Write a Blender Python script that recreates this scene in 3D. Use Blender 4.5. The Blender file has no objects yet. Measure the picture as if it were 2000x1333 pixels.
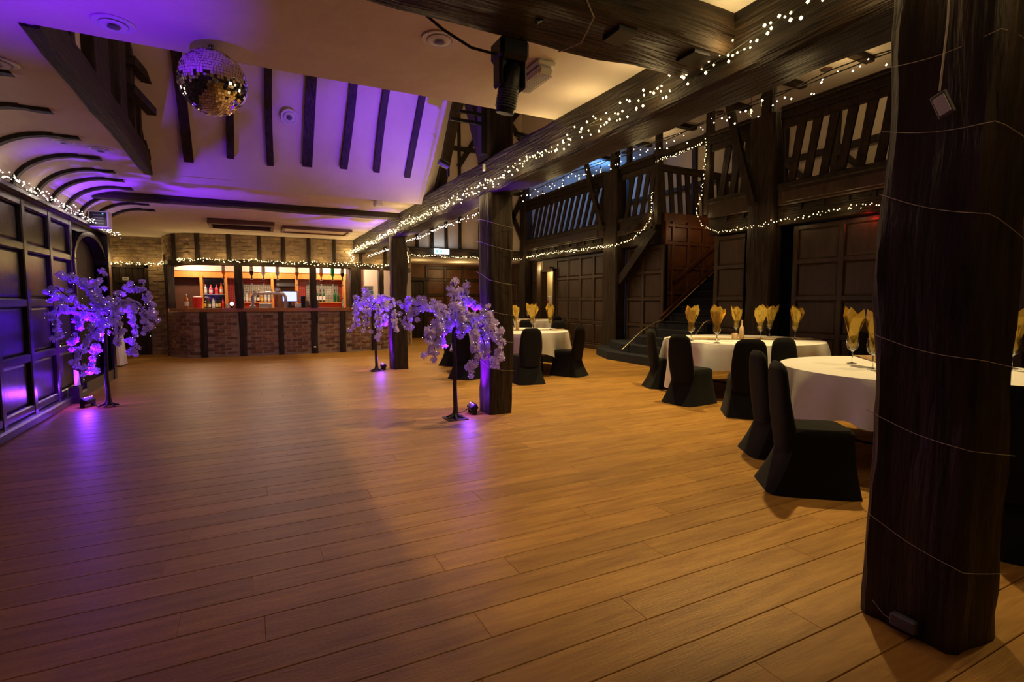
import bpy, math, random
from mathutils import Vector, Matrix, noise
random.seed(7)
scene = bpy.context.scene
COL = scene.collection
PI = math.pi

# ------------------------------------------------------------------ camera
cam_d = bpy.data.cameras.new('camera'); cam = bpy.data.objects.new('camera', cam_d); COL.objects.link(cam)
cam.location = (0, 0, 1.42)
cam_d.sensor_width = 36.0; cam_d.lens = 36.0 * 1010 / 2000
cam_d.clip_start = 0.02; cam_d.clip_end = 200
cam.rotation_euler = (PI / 2 - math.atan(78 / 1010), 0, -math.atan(510 / 1010))
scene.camera = cam

# ------------------------------------------------------------------ exposure, world, main lamps
vs = scene.view_settings
vs.view_transform = 'Standard'; vs.look = 'None'; vs.gamma = 1; vs.use_curve_mapping = False
vs.exposure = 0.0
scene.cycles.use_denoising = True
scene.cycles.max_bounces = 6
scene.cycles.diffuse_bounces = 4
scene.cycles.sample_clamp_indirect = 6
w = bpy.data.worlds.new('night'); scene.world = w; w.use_nodes = True
w.node_tree.nodes['Background'].inputs[0].default_value = (0.02, 0.02, 0.03, 1)
w.node_tree.nodes['Background'].inputs[1].default_value = 0.3

def lamp(name, kind, loc, power, col, size=0.1, aim=None, cone=None, blend=0.5, sy=None):
    d = bpy.data.lights.new(name, kind); d.energy = power; d.color = col
    if kind == 'AREA':
        d.size = size
        if sy: d.shape = 'RECTANGLE'; d.size_y = sy
    else: d.shadow_soft_size = size
    if kind == 'SPOT': d.spot_size = math.radians(cone or 60); d.spot_blend = blend
    o = bpy.data.objects.new(name, d); COL.objects.link(o); o.location = loc
    if aim is not None:
        o.rotation_euler = (Vector(aim) - Vector(loc)).to_track_quat('-Z', 'Y').to_euler()
    return o
AMBER = (1.0, 0.71, 0.29); WARM = (1.0, 0.66, 0.28); PINK = (1.0, 0.66, 0.72); VIOLET = (0.15, 0.004, 1.0); BLUE = (0.12, 0.35, 1.0)
# dining hall lamps, high above the tables
lamp('hall_lamp', 'SPOT', (6.4, 1.0, 6.6), 330, AMBER, 0.10, aim=(4.6, 1.6, 0), cone=80, blend=0.6)
lamp('hall_lamp', 'SPOT', (6.2, 4.6, 6.8), 1500, AMBER, 0.10, aim=(4.4, 4.6, 0), cone=62, blend=0.35)
lamp('hall_lamp', 'SPOT', (6.2, 8.2, 7.2), 1500, AMBER, 0.12, aim=(5.0, 8.4, 0), cone=80, blend=0.7)
lamp('hall_lamp', 'SPOT', (6.0, 12.5, 7.2), 1300, AMBER, 0.12, aim=(5.6, 12.5, 0), cone=90, blend=0.7)
lamp('hall_fill', 'POINT', (6.0, 13.0, 5.6), 35, WARM, 0.4)
# added pinkish fill lights for ambient over the dance floor, no fittings
lamp('dance_fill', 'AREA', (0.3, 1.0, 3.05), 2.5, PINK, 1.2, aim=(0.3, 1.0, 0))
lamp('dance_fill', 'AREA', (0.2, 6.2, 5.9), 45, PINK, 1.2, aim=(0.4, 7.2, 0))
lamp('dance_fill', 'AREA', (0.4, 11.5, 3.02), 26, PINK, 1.2, aim=(0.4, 11.5, 0))
lamp('gallery_lamp', 'POINT', (11.2, 15.3, 5.8), 40, BLUE, 0.15)
lamp('gallery_lamp', 'POINT', (10.8, 6.5, 5.7), 16, WARM, 0.2)
lamp('gallery_lamp', 'POINT', (10.8, 11.8, 5.7), 12, WARM, 0.2)
lamp('alarm_lamp', 'POINT', (8.98, 5.05, 2.78), 1.6, (1, 0.02, 0.01), 0.02)

# ------------------------------------------------------------------ materials
MATS = {}
def mat(name, base, rough=0.5, metal=0.0, kind=None, base2=None, scale=3.0, stretch=(1, 1, 1), bump=0.0, bscale=20.0,
        emit=None, estr=0.0, trans=0.0, alpha=1.0, spec=0.5, sheen=0.0, rnd=0.0, detail=6.0, ior=1.45, coat=0.0, rrange=0.0):
    if name.startswith('oak'): spec = 0.28
    m = bpy.data.materials.new(name); m.use_nodes = True; nt = m.node_tree; b = nt.nodes['Principled BSDF']
    b.inputs['Base Color'].default_value = (*base, 1); b.inputs['Roughness'].default_value = rough
    b.inputs['Metallic'].default_value = metal; b.inputs['IOR'].default_value = ior
    b.inputs['Specular IOR Level'].default_value = spec
    b.inputs['Transmission Weight'].default_value = trans; b.inputs['Alpha'].default_value = alpha
    b.inputs['Coat Weight'].default_value = coat
    if sheen: b.inputs['Sheen Weight'].default_value = sheen
    if emit: b.inputs['Emission Color'].default_value = (*emit, 1); b.inputs['Emission Strength'].default_value = estr
    tc = nt.nodes.new('ShaderNodeTexCoord'); mp = nt.nodes.new('ShaderNodeMapping'); mp.inputs['Scale'].default_value = stretch
    nt.links.new(tc.outputs['Object'], mp.inputs['Vector'])
    src = mp.outputs['Vector']
    if rnd:
        oi = nt.nodes.new('ShaderNodeObjectInfo'); vm = nt.nodes.new('ShaderNodeVectorMath'); vm.operation = 'MULTIPLY_ADD'
        vm.inputs[1].default_value = (37, 53, 71)
        cb = nt.nodes.new('ShaderNodeCombineXYZ')
        for i in range(3): nt.links.new(oi.outputs['Random'], cb.inputs[i])
        nt.links.new(cb.outputs[0], vm.inputs[0]); nt.links.new(src, vm.inputs[2]); src = vm.outputs[0]
    if kind == 'noise':
        n = nt.nodes.new('ShaderNodeTexNoise'); n.inputs['Scale'].default_value = scale; n.inputs['Detail'].default_value = detail
        n.inputs['Roughness'].default_value = 0.65
        nt.links.new(src, n.inputs['Vector'])
        r = nt.nodes.new('ShaderNodeValToRGB'); r.color_ramp.elements[0].position = 0.32; r.color_ramp.elements[1].position = 0.7
        r.color_ramp.elements[0].color = (*base, 1); r.color_ramp.elements[1].color = (*(base2 or base), 1)
        nt.links.new(n.outputs['Fac'], r.inputs['Fac']); out = r.outputs['Color']
        if rnd:
            hs = nt.nodes.new('ShaderNodeHueSaturation'); mr = nt.nodes.new('ShaderNodeMapRange')
            mr.inputs['To Min'].default_value = 1 - rnd; mr.inputs['To Max'].default_value = 1 + rnd
            nt.links.new(oi.outputs['Random'], mr.inputs['Value']); nt.links.new(mr.outputs[0], hs.inputs['Value'])
            nt.links.new(out, hs.inputs['Color']); out = hs.outputs['Color']
        nt.links.new(out, b.inputs['Base Color'])
        if rrange:
            m2 = nt.nodes.new('ShaderNodeMapRange'); m2.inputs['To Min'].default_value = rough - rrange; m2.inputs['To Max'].default_value = rough + rrange
            nt.links.new(n.outputs['Fac'], m2.inputs['Value']); nt.links.new(m2.outputs[0], b.inputs['Roughness'])
    if bump:
        nb = nt.nodes.new('ShaderNodeTexNoise'); nb.inputs['Scale'].default_value = bscale; nb.inputs['Detail'].default_value = 5
        nt.links.new(src, nb.inputs['Vector'])
        bp = nt.nodes.new('ShaderNodeBump'); bp.inputs['Strength'].default_value = bump; bp.inputs['Distance'].default_value = 0.03
        nt.links.new(nb.outputs['Fac'], bp.inputs['Height']); nt.links.new(bp.outputs['Normal'], b.inputs['Normal'])
    MATS[name] = m
    return m
mat('oak_v', (0.010, 0.007, 0.005), 0.55, kind='noise', base2=(0.050, 0.032, 0.019), scale=5, stretch=(3, 3, 0.35), bump=0.7, bscale=9)
mat('oak_y', (0.006, 0.004, 0.003), 0.5, kind='noise', base2=(0.034, 0.021, 0.010), scale=5, stretch=(4, 0.3, 4), bump=1.0, bscale=11)
mat('oak_x', (0.009, 0.006, 0.004), 0.55, kind='noise', base2=(0.065, 0.042, 0.023), scale=5, stretch=(0.3, 4, 4), bump=1.0, bscale=11)
mat('oak_small', (0.012, 0.008, 0.006), 0.5, kind='noise', base2=(0.045, 0.030, 0.019), scale=6, stretch=(2, 2, 0.6), bump=0.35, bscale=16, rnd=0.2)
mat('panel', (0.026, 0.015, 0.009), 0.40, kind='noise', base2=(0.058, 0.034, 0.019), scale=4, stretch=(2, 2, 0.5), bump=0.12, bscale=25, rnd=0.18)
mat('panel_rail', (0.026, 0.015, 0.009), 0.34, kind='noise', base2=(0.06, 0.034, 0.019), scale=4, stretch=(2, 2, 0.5), bump=0.12, bscale=25)
mat('panel_left', (0.012, 0.010, 0.011), 0.26, kind='noise', base2=(0.035, 0.025, 0.022), scale=4, stretch=(2, 2, 0.5), bump=0.10, bscale=20, rnd=0.18)
mat('panel_warm', (0.07, 0.026, 0.010), 0.4, kind='noise', base2=(0.14, 0.055, 0.02), scale=4, bump=0.12, bscale=20, rnd=0.15)
mat('plaster', (0.66, 0.58, 0.47), 0.85, kind='noise', base2=(0.76, 0.69, 0.58), scale=1.3, bump=0.45, bscale=2.6)
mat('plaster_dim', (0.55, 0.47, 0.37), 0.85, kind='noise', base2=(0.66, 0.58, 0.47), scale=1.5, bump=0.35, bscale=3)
mat('cream_paint', (0.72, 0.60, 0.34), 0.7, kind='noise', base2=(0.78, 0.66, 0.40), scale=2)
mat('floor_board', (0.27, 0.125, 0.024), 0.42, kind='noise', base2=(0.46, 0.245, 0.052), scale=2.2, stretch=(1.0, 9, 1), bump=0.12, bscale=14, rnd=0.14, rrange=0.06)
mat('floor_gap', (0.02, 0.012, 0.006), 0.8)
mat('brick', (0.10, 0.05, 0.03), 0.85, kind='noise', base2=(0.27, 0.14, 0.08), scale=9, bump=0.6, bscale=22, rnd=0.45)
mat('brick_pale', (0.20, 0.14, 0.075), 0.85, kind='noise', base2=(0.38, 0.28, 0.16), scale=9, bump=0.6, bscale=22, rnd=0.3)
mat('mortar', (0.22, 0.165, 0.11), 0.95, kind='noise', base2=(0.34, 0.265, 0.18), scale=9, bump=0.5, bscale=30)
mat('counter_wood', (0.22, 0.085, 0.03), 0.25, kind='noise', base2=(0.40, 0.17, 0.06), scale=3, stretch=(0.6, 4, 4), coat=0.3)
mat('rail_wood', (0.06, 0.020, 0.012), 0.3, kind='noise', base2=(0.10, 0.035, 0.02), scale=4, coat=.3)
mat('orange_wood', (0.62, 0.26, 0.05), 0.4, kind='noise', base2=(0.74, 0.34, 0.08), scale=4, stretch=(3, 3, .4))
mat('dark_brown', (0.09, 0.035, 0.018), 0.5, kind='noise', base2=(0.14, 0.06, 0.03), scale=4)
mat('bar_cream', (0.75, 0.62, 0.48), 0.6)
mat('black_cloth', (0.0045, 0.0045, 0.005), 0.9, kind='noise', base2=(0.010, 0.010, 0.011), scale=60, bump=0.1, bscale=120, sheen=0.04, spec=0.2)
mat('white_cloth', (0.78, 0.76, 0.74), 0.85, kind='noise', base2=(0.86, 0.84, 0.82), scale=3, bump=0.06, bscale=60)
mat('gold_napkin', (0.74, 0.50, 0.05), 0.6, kind='noise', base2=(0.84, 0.62, 0.12), scale=20, bump=0.1, bscale=40)
mat('gold_sequin', (0.40, 0.20, 0.05), 0.35, metal=0.3, kind='noise', base2=(0.95, 0.72, 0.42), scale=38, bump=0.8, bscale=150)
mat('gold_glitter', (0.55, 0.35, 0.14), 0.35, metal=0.5, kind='noise', base2=(0.95, 0.75, 0.48), scale=90, bump=0.5, bscale=100)
mat('glass', (1, 1, 1), 0.03, trans=1.0, ior=1.45)
mat('navy_carpet', (0.006, 0.007, 0.013), 0.95, kind='noise', base2=(0.014, 0.016, 0.028), scale=80, bump=0.4, bscale=140)
mat('steel', (0.55, 0.56, 0.58), 0.28, metal=1.0)
mat('brass', (0.65, 0.55, 0.36), 0.3, metal=1.0)
mat('black_plastic', (0.008, 0.008, 0.009), 0.4)
mat('grey_plastic', (0.09, 0.09, 0.095), 0.45)
mat('white_plastic', (0.68, 0.66, 0.62), 0.45)
mat('cable_green', (0.01, 0.018, 0.010), 0.6)
mat('cable_white', (0.38, 0.33, 0.27), 0.6)
mat('petal_violet_lit', (0.62, 0.50, 0.84), 0.6, kind='noise', base2=(0.84, 0.74, 0.97), scale=9, rnd=0.1)  # violet light put into the base colour; the flowers are white and pink
mat('bark', (0.02, 0.011, 0.008), 0.6, kind='noise', base2=(0.05, 0.03, 0.02), scale=20, bump=0.5, bscale=50)
mat('iron', (0.012, 0.012, 0.014), 0.4, metal=0.4)
mat('mirror', (0.9, 0.9, 0.92), 0.03, metal=1.0)
mat('bar_mirror', (0.30, 0.30, 0.42), 0.08, metal=1.0)
mat('red_bucket', (0.75, 0.03, 0.02), 0.3, coat=0.4)
mat('red_panel', (0.85, 0.09, 0.02), 0.4)
mat('ice', (0.85, 0.88, 0.92), 0.2, kind='noise', base2=(0.95, 0.96, 1), scale=40)
mat('prism_plastic', (0.62, 0.62, 0.62), 0.2, spec=0.6, coat=0.4)
mat('screen_on', (0.2, 0.2, 0.3), 0.3, emit=(0.50, 0.55, 1.0), estr=1.6)
mat('lit_shade', (0.9, 0.8, 0.7), 0.5, emit=(1.0, 0.72, 0.36), estr=9)
mat('exit_lit', (0.9, 0.95, 1), 0.4, emit=(0.80, 0.90, 1.0), estr=4.5)
mat('exit_green', (0.02, 0.4, 0.2), 0.4, emit=(0.1, 0.9, 0.5), estr=1.2)
mat('led_violet', (0.3, 0.1, 0.8), 0.4, emit=(0.35, 0.08, 1.0), estr=14)
mat('bulb', (1, .8, .5), 0.4, emit=(1.0, 0.74, 0.34), estr=7)
mat('bulb_cool', (1, .9, .8), 0.4, emit=(1.0, 0.86, 0.62), estr=6)
mat('teal', (0.02, 0.30, 0.30), 0.5); mat('sign_white', (0.62, 0.64, 0.62), 0.5)
mat('liquid_pink', (0.85, 0.12, 0.25), 0.1, coat=0.5); mat('liquid_orange', (0.9, 0.22, 0.03), 0.1, coat=0.5)
mat('liquid_green', (0.02, 0.45, 0.06), 0.1, coat=0.5); mat('liquid_dark', (0.02, 0.012, 0.01), 0.1, coat=0.5)
mat('liquid_amber', (0.5, 0.16, 0.02), 0.1, coat=0.5); mat('liquid_clear', (0.5, 0.55, 0.58), 0.08, coat=0.6)
mat('bottle_green', (0.01, 0.09, 0.025), 0.1, coat=0.5)
mat('label_yellow', (0.85, 0.62, 0.03), 0.5); mat('label_white', (0.8, 0.78, 0.72), 0.5); mat('label_red', (0.7, 0.03, 0.03), 0.5)
mat('tray_black', (0.01, 0.01, 0.01), 0.5)
nt = MATS['petal_violet_lit'].node_tree; pb = nt.nodes['Principled BSDF']; tr = nt.nodes.new('ShaderNodeBsdfTranslucent'); mx = nt.nodes.new('ShaderNodeMixShader')
mx.inputs[0].default_value = 0.4; tr.inputs['Color'].default_value = (0.72, 0.60, 0.92, 1)
nt.links.new(pb.outputs[0], mx.inputs[1]); nt.links.new(tr.outputs[0], mx.inputs[2]); nt.links.new(mx.outputs[0], nt.nodes['Material Output'].inputs['Surface'])
for k in ('bulb', 'bulb_cool'):
    MATS[k].cycles.emission_sampling = 'NONE'
# mosaic: painted only where tiles are too small to tell apart (about 2 px each)
def mosaic(name, c1, c2, cm):
    m = mat(name, c1, 0.25); nt = m.node_tree; b = nt.nodes['Principled BSDF']
    tc = nt.nodes.new('ShaderNodeTexCoord'); br = nt.nodes.new('ShaderNodeTexBrick'); sp = nt.nodes.new('ShaderNodeSeparateXYZ'); cb = nt.nodes.new('ShaderNodeCombineXYZ')
    nt.links.new(tc.outputs['Object'], sp.inputs[0]); nt.links.new(sp.outputs['X'], cb.inputs[0]); nt.links.new(sp.outputs['Z'], cb.inputs[1])
    nt.links.new(cb.outputs[0], br.inputs['Vector']); br.offset = 0
    br.inputs['Color1'].default_value = (*c1, 1); br.inputs['Color2'].default_value = (*c2, 1); br.inputs['Mortar'].default_value = (*cm, 1)
    br.inputs['Scale'].default_value = 1; br.inputs['Brick Width'].default_value = 0.05; br.inputs['Row Height'].default_value = 0.05; br.inputs['Mortar Size'].default_value = 0.005
    nt.links.new(br.outputs['Color'], b.inputs['Base Color'])
mosaic('mosaic_red', (0.36, 0.02, 0.02), (0.28, 0.015, 0.02), (0.30, 0.14, 0.11))
mosaic('mosaic_pale', (0.42, 0.40, 0.32), (0.30, 0.28, 0.22), (0.08, 0.07, 0.06))

# ------------------------------------------------------------------ mesh helpers
class MB:
    def __init__(s): s.v = []; s.f = []; s.m = []; s.sm = []; s.cur = 0; s.smooth = False
    def add(s, vs_, fs_, smooth=None):
        o = len(s.v); s.v += [tuple(v) for v in vs_]
        for f in fs_:
            s.f.append([i + o for i in f]); s.m.append(s.cur); s.sm.append(s.smooth if smooth is None else smooth)
        return s
    def box(s, x0, x1, y0, y1, z0, z1):
        s.add([(x, y, z) for x in (x0, x1) for y in (y0, y1) for z in (z0, z1)],
              [(0, 1, 3, 2), (4, 6, 7, 5), (0, 4, 5, 1), (2, 3, 7, 6), (0, 2, 6, 4), (1, 5, 7, 3)], False); return s
    def cbox(s, x0, x1, y0, y1, z0, z1, c=0.01):      # chamfered box
        X = (x0, x1); Y = (y0, y1); Z = (z0, z1); V = []
        idx = {}
        for i in (0, 1):
            for j in (0, 1):
                for k in (0, 1):
                    sx = 1 - 2 * i; sy = 1 - 2 * j; sz = 1 - 2 * k
                    for a in range(3):
                        p = [X[i] + sx * c, Y[j] + sy * c, Z[k] + sz * c]; p[a] = (X[i], Y[j], Z[k])[a]
                        idx[(i, j, k, a)] = len(V); V.append(p)
        F = []
        for a in range(3):
            for e in (0, 1):
                ring = []
                for (p, q) in ((0, 0), (1, 0), (1, 1), (0, 1)):
                    t = [p, q]; t.insert(a, e); ring.append(idx[(*t, a)])
                F.append(ring)
        for a in range(3):
            b, c_ = [q for q in range(3) if q != a]
            for p in (0, 1):
                for q in (0, 1):
                    t0 = [0, 0, 0]; t0[b] = p; t0[c_] = q; t1 = list(t0); t1[a] = 1
                    F.append([idx[(*t0, b)], idx[(*t0, c_)], idx[(*t1, c_)], idx[(*t1, b)]])
        for i in (0, 1):
            for j in (0, 1):
                for k in (0, 1): F.append([idx[(i, j, k, a)] for a in range(3)])
        s.add(V, F, False); return s
    def tube(s, pts, r, n=6, cap=True):
        P = [Vector(p) for p in pts]; R = r if isinstance(r, (list, tuple)) else [r] * len(P)
        V = []; up = Vector((0, 0, 1)); prev = None
        for i, p in enumerate(P):
            d = (P[min(i + 1, len(P) - 1)] - P[max(i - 1, 0)]).normalized()
            if prev is None:
                a = d.cross(up)
                if a.length < 0.05: a = d.cross(Vector((0, 1, 0)))
            else: a = prev - d * prev.dot(d)
            a.normalize(); prev = a; b = d.cross(a)
            for k in range(n):
                t = 2 * PI * k / n; V.append(p + (a * math.cos(t) + b * math.sin(t)) * R[i])
        F = [(i * n + k, i * n + (k + 1) % n, (i + 1) * n + (k + 1) % n, (i + 1) * n + k) for i in range(len(P) - 1) for k in range(n)]
        if cap: F += [tuple(range(n)), tuple(range((len(P) - 1) * n, len(P) * n))]
        s.add(V, F, n > 5); return s
    def lathe(s, prof, n=16, c=(0, 0, 0), cap=True):   # prof = [(r,z)]
        V = []; m = len(prof)
        for r, z in prof:
            for k in range(n):
                t = 2 * PI * k / n; V.append((c[0] + r * math.cos(t), c[1] + r * math.sin(t), c[2] + z))
        F = [(i * n + k, i * n + (k + 1) % n, (i + 1) * n + (k + 1) % n, (i + 1) * n + k) for i in range(m - 1) for k in range(n)]
        if cap: F += [tuple(range(n))[::-1], tuple(range((m - 1) * n, m * n))]
        s.add(V, F, True); return s
    def poly_prism(s, pts, axis, a0, a1):   # pts 2D outline extruded along axis
        def mk(p, t):
            q = list(p); q.insert(axis, t); return q
        n = len(pts); V = [mk(p, a0) for p in pts] + [mk(p, a1) for p in pts]
        F = [tuple(range(n)), tuple(range(n, 2 * n))[::-1]] + [(i, (i + 1) % n, n + (i + 1) % n, n + i) for i in range(n)]
        s.add(V, F, False); return s
    def bar(s, a, b, wy, wz):              # rectangular bar between two points
        a = Vector(a); b = Vector(b); d = (b - a).normalized(); up = Vector((0, 0, 1))
        if abs(d.z) > 0.98: up = Vector((0, 1, 0))
        u = d.cross(up).normalized() * wy / 2; v = u.cross(d).normalized() * wz / 2
        s.add([p + x * u + y * v for p in (a, b) for x, y in ((-1, -1), (1, -1), (1, 1), (-1, 1))],
              [(0, 1, 2, 3), (4, 7, 6, 5), (0, 4, 5, 1), (1, 5, 6, 2), (2, 6, 7, 3), (3, 7, 4, 0)], False); return s
    def mesh(s, name, mats):
        me = bpy.data.meshes.new(name); me.from_pydata(s.v, [], s.f)
        for m in (mats if isinstance(mats, (list, tuple)) else [mats]): me.materials.append(MATS[m])
        me.polygons.foreach_set('material_index', s.m); me.polygons.foreach_set('use_smooth', s.sm)
        me.update()
        bm_fix(me)
        if any(s.sm): me.set_sharp_from_angle(angle=math.radians(38))
        return me
    def build(s, name, mats, parent=None, loc=(0, 0, 0), **tags):
        o = bpy.data.objects.new(name, s.mesh(name, mats)); COL.objects.link(o); o.location = loc
        if parent: o.parent = parent
        tag(o, **tags); return o
import bmesh
def bm_fix(me):
    b = bmesh.new(); b.from_mesh(me); bmesh.ops.recalc_face_normals(b, faces=b.faces); b.to_mesh(me); b.free()
def tag(o, label=None, cat=None, group=None, kind=None):
    if label: o['label'] = label
    if cat: o['category'] = cat
    if group: o['group'] = group
    if kind: o['kind'] = kind
    return o
def empty(name, loc=(0, 0, 0), rz=0, **tags):
    o = bpy.data.objects.new(name, None); COL.objects.link(o); o.location = loc; o.rotation_euler = (0, 0, rz)
    o.empty_display_size = 0.1
    tag(o, **tags); return o
def inst(name, me, parent=None, loc=(0, 0, 0), rot=(0, 0, 0), sc=(1, 1, 1), **tags):
    o = bpy.data.objects.new(name, me); COL.objects.link(o); o.location = loc; o.rotation_euler = rot; o.scale = sc
    if parent: o.parent = parent
    tag(o, **tags); return o
def copy_tree(o, parent=None):
    c = o.copy(); COL.objects.link(c)
    if parent: c.parent = parent
    for ch in list(o.children): copy_tree(ch, c)
    return c

def hewn(mb, x0, x1, y0, y1, z0, z1, axis, amp=0.012, step=0.12, nc=4, seed=0.0):
    """hand-hewn timber: a subdivided box whose skin and corners wander"""
    lo = [x0, y0, z0]; hi = [x1, y1, z1]; L = hi[axis] - lo[axis]; n = max(3, int(L / step)); b, c = [q for q in range(3) if q != axis]
    ring = []
    wb = hi[b] - lo[b]; wc = hi[c] - lo[c]; cut = min(wb, wc) * 0.09
    base = []
    def side(p, q):
        for k in range(nc): base.append((p[0] + (q[0] - p[0]) * k / nc, p[1] + (q[1] - p[1]) * k / nc))
    cs = [(cut, 0), (wb - cut, 0), (wb, cut), (wb, wc - cut), (wb - cut, wc), (cut, wc), (0, wc - cut), (0, cut)]
    for i in range(8):
        p, q = cs[i], cs[(i + 1) % 8]
        if i % 2 == 0: side(p, q)
        else: base.append(p)
    m = len(base); V = []
    for i in range(n + 1):
        t = lo[axis] + L * i / n
        sway = noise.noise(Vector((t * 0.7, seed, 3.1))) * amp * 1.6; sway2 = noise.noise(Vector((t * 0.7, seed, 9.7))) * amp * 1.6
        for (u, v) in base:
            cx = u - wb / 2; cy = v - wc / 2; r = math.hypot(cx, cy) + 1e-6
            d = noise.noise(Vector((u * 6, v * 6 + seed, t * 1.6))) * amp * 1.5 + noise.noise(Vector((u * 22, v * 22 + seed, t * 5))) * amp * 0.55
            q = [0, 0, 0]; q[axis] = t; q[b] = lo[b] + u + cx / r * d + sway; q[c] = lo[c] + v + cy / r * d + sway2
            V.append(q)
    F = [(i * m + k, i * m + (k + 1) % m, (i + 1) * m + (k + 1) % m, (i + 1) * m + k) for i in range(n) for k in range(m)]
    F += [tuple(range(m)), tuple(range(n * m, (n + 1) * m))]
    mb.add(V, F, True); return mb

# ------------------------------------------------------------------ the setting: floor
MB().box(-4.6, 13, -4.2, 24, -0.12, -0.022).build('floor', 'floor_gap', kind='structure', label='yellow brown wooden plank floor of the whole hall', cat='floor')
floor = bpy.data.objects['floor']
PW = 0.20
plank_meshes = {}
def plank_mesh(L):
    k = round(L, 2)
    if k not in plank_meshes: plank_meshes[k] = MB().cbox(-k / 2, k / 2, -PW / 2 + 0.0018, PW / 2 - 0.0018, -0.02, 0, 0.0022).mesh('plank', 'floor_board')
    return plank_meshes[k]
LENS = (1.2, 1.6, 2.0, 2.4, 2.8)
rows = []
y = -4.1; r = 0
rng = random.Random(3)
far = MB(); npl = 0
while y < 23.8:
    x = -4.5 - rng.random() * 1.5
    while x < 12.9:
        L = rng.choice(LENS); cx = x + L / 2; cy = y + PW / 2
        xe = 5.2 if cy < 4 else 6.4
        if 0.55 < cy < 8.0 and x + L > -2.3 and x < xe and npl < 298:
            inst('plank', plank_mesh(L - 0.003), floor, (cx, cy, 0)); npl += 1
        else:
            far.box(x + 0.0015, x + L - 0.0015, y + 0.0018, y + PW - 0.0018, -0.02, 0)
        x += L
    y += PW
o = far.build('plank_field', 'floor_board', floor, kind='stuff')
# give joined planks their own tint through a per-island look
nt = MATS['floor_board'].node_tree
geo = nt.nodes.new('ShaderNodeNewGeometry')
add = nt.nodes.new('ShaderNodeMath'); add.operation = 'ADD'; fr = nt.nodes.new('ShaderNodeMath'); fr.operation = 'FRACT'
oi = [n for n in nt.nodes if n.type == 'OBJECT_INFO'][0]
nt.links.new(geo.outputs['Random Per Island'], add.inputs[0]); nt.links.new(oi.outputs['Random'], add.inputs[1]); nt.links.new(add.outputs[0], fr.inputs[0])
for l in list(nt.links):
    if l.from_node == oi and l.to_node != add:
        s_ = l.to_socket; nt.links.remove(l); nt.links.new(fr.outputs[0], s_)

# ------------------------------------------------------------------ ceilings
CZ = 3.1
c = MB(); T = 0.12
def undulate(mb, x0, x1, y0, y1, z, n=0.35, amp=0.012):   # wavy old plaster, thick
    nx = max(1, int((x1 - x0) / n)); ny = max(1, int((y1 - y0) / n)); V = []; F = []
    for k in (0, 1):
        for i in range(nx + 1):
            for j in range(ny + 1):
                xx = x0 + (x1 - x0) * i / nx; yy = y0 + (y1 - y0) * j / ny
                V.append((xx, yy, (z + noise.noise(Vector((xx * 0.8, yy * 0.8, 1))) * amp) if k == 0 else z + T))
    q = (nx + 1) * (ny + 1); f = lambda i, j, k: k * q + i * (ny + 1) + j
    for i in range(nx):
        for j in range(ny):
            for k in (0, 1): F.append((f(i, j, k), f(i + 1, j, k), f(i + 1, j + 1, k), f(i, j + 1, k)))
    for i in range(nx): F += [(f(i, 0, 0), f(i + 1, 0, 0), f(i + 1, 0, 1), f(i, 0, 1)), (f(i, ny, 0), f(i + 1, ny, 0), f(i + 1, ny, 1), f(i, ny, 1))]
    for j in range(ny): F += [(f(0, j, 0), f(0, j + 1, 0), f(0, j + 1, 1), f(0, j, 1)), (f(nx, j, 0), f(nx, j + 1, 0), f(nx, j + 1, 1), f(nx, j, 1))]
    mb.add(V, F, True)
undulate(c, -1.7, 2.66, -4, 4.25, CZ)
undulate(c, -1.7, -1.12, 4.25, 8.38, CZ)
undulate(c, -1.7, 2.62, 8.38, 16.2, CZ)
undulate(c, -4.2, -1.7, 11.75, 16.8, CZ)
ceil = c.build('ceiling', 'plaster', kind='structure', label='low cream plaster ceiling over the dance floor and bar, with a raised opening', cat='ceiling')
# coved edge along the left wall
cv = MB(); prof = []
for k in range(11):
    a = PI / 2 * k / 10; prof.append((-1.7 - 0.62 * math.cos(PI / 2 - a) if False else -2.32 + 0.62 * (1 - math.cos(a)), 2.66 + 0.445 * math.sin(a)))
outer = [(-2.5, 2.66)] + [(-2.5, 3.22), (-1.7, 3.22)]
pts = prof + [(-1.7, 3.22), (-2.5, 3.22), (-2.5, 2.66)]
cv.poly_prism(pts, 1, -4, 11.8)
cove = cv.build('ceiling_cove', 'plaster', kind='structure', label='curved plaster cove joining the left panelled wall to the ceiling', cat='cove')
def rib_profile(y):
    return [(x + 0.012, y, z - 0.012) for x, z in prof] + [(-1.62, y, 3.085), (-1.5, y, 3.09)]
for i, yy in enumerate([3.4, 4.3, 5.15, 6.0, 6.85, 7.7, 8.4, 8.95, 9.55, 10.2, 10.95, 11.6]):
    m_ = MB(); P = rib_profile(yy); w_ = 0.075
    V = []; F = []
    for (x, y_, z) in P:
        nx = 0.03
        V += [(x - 0.03, y_ - w_ / 2, z + 0.03), (x - 0.03, y_ + w_ / 2, z + 0.03), (x + 0.012, y_ + w_ / 2, z - 0.022), (x + 0.012, y_ - w_ / 2, z - 0.022)]
    n_ = len(P)
    for k in range(n_ - 1):
        for e in range(4): F.append((4 * k + e, 4 * k + (e + 1) % 4, 4 * k + 4 + (e + 1) % 4, 4 * k + 4 + e))
    F += [(0, 1, 2, 3), (4 * n_ - 4, 4 * n_ - 3, 4 * n_ - 2, 4 * n_ - 1)]
    m_.add(V, F, True); m_.build('rib', 'oak_small', cove)

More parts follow.
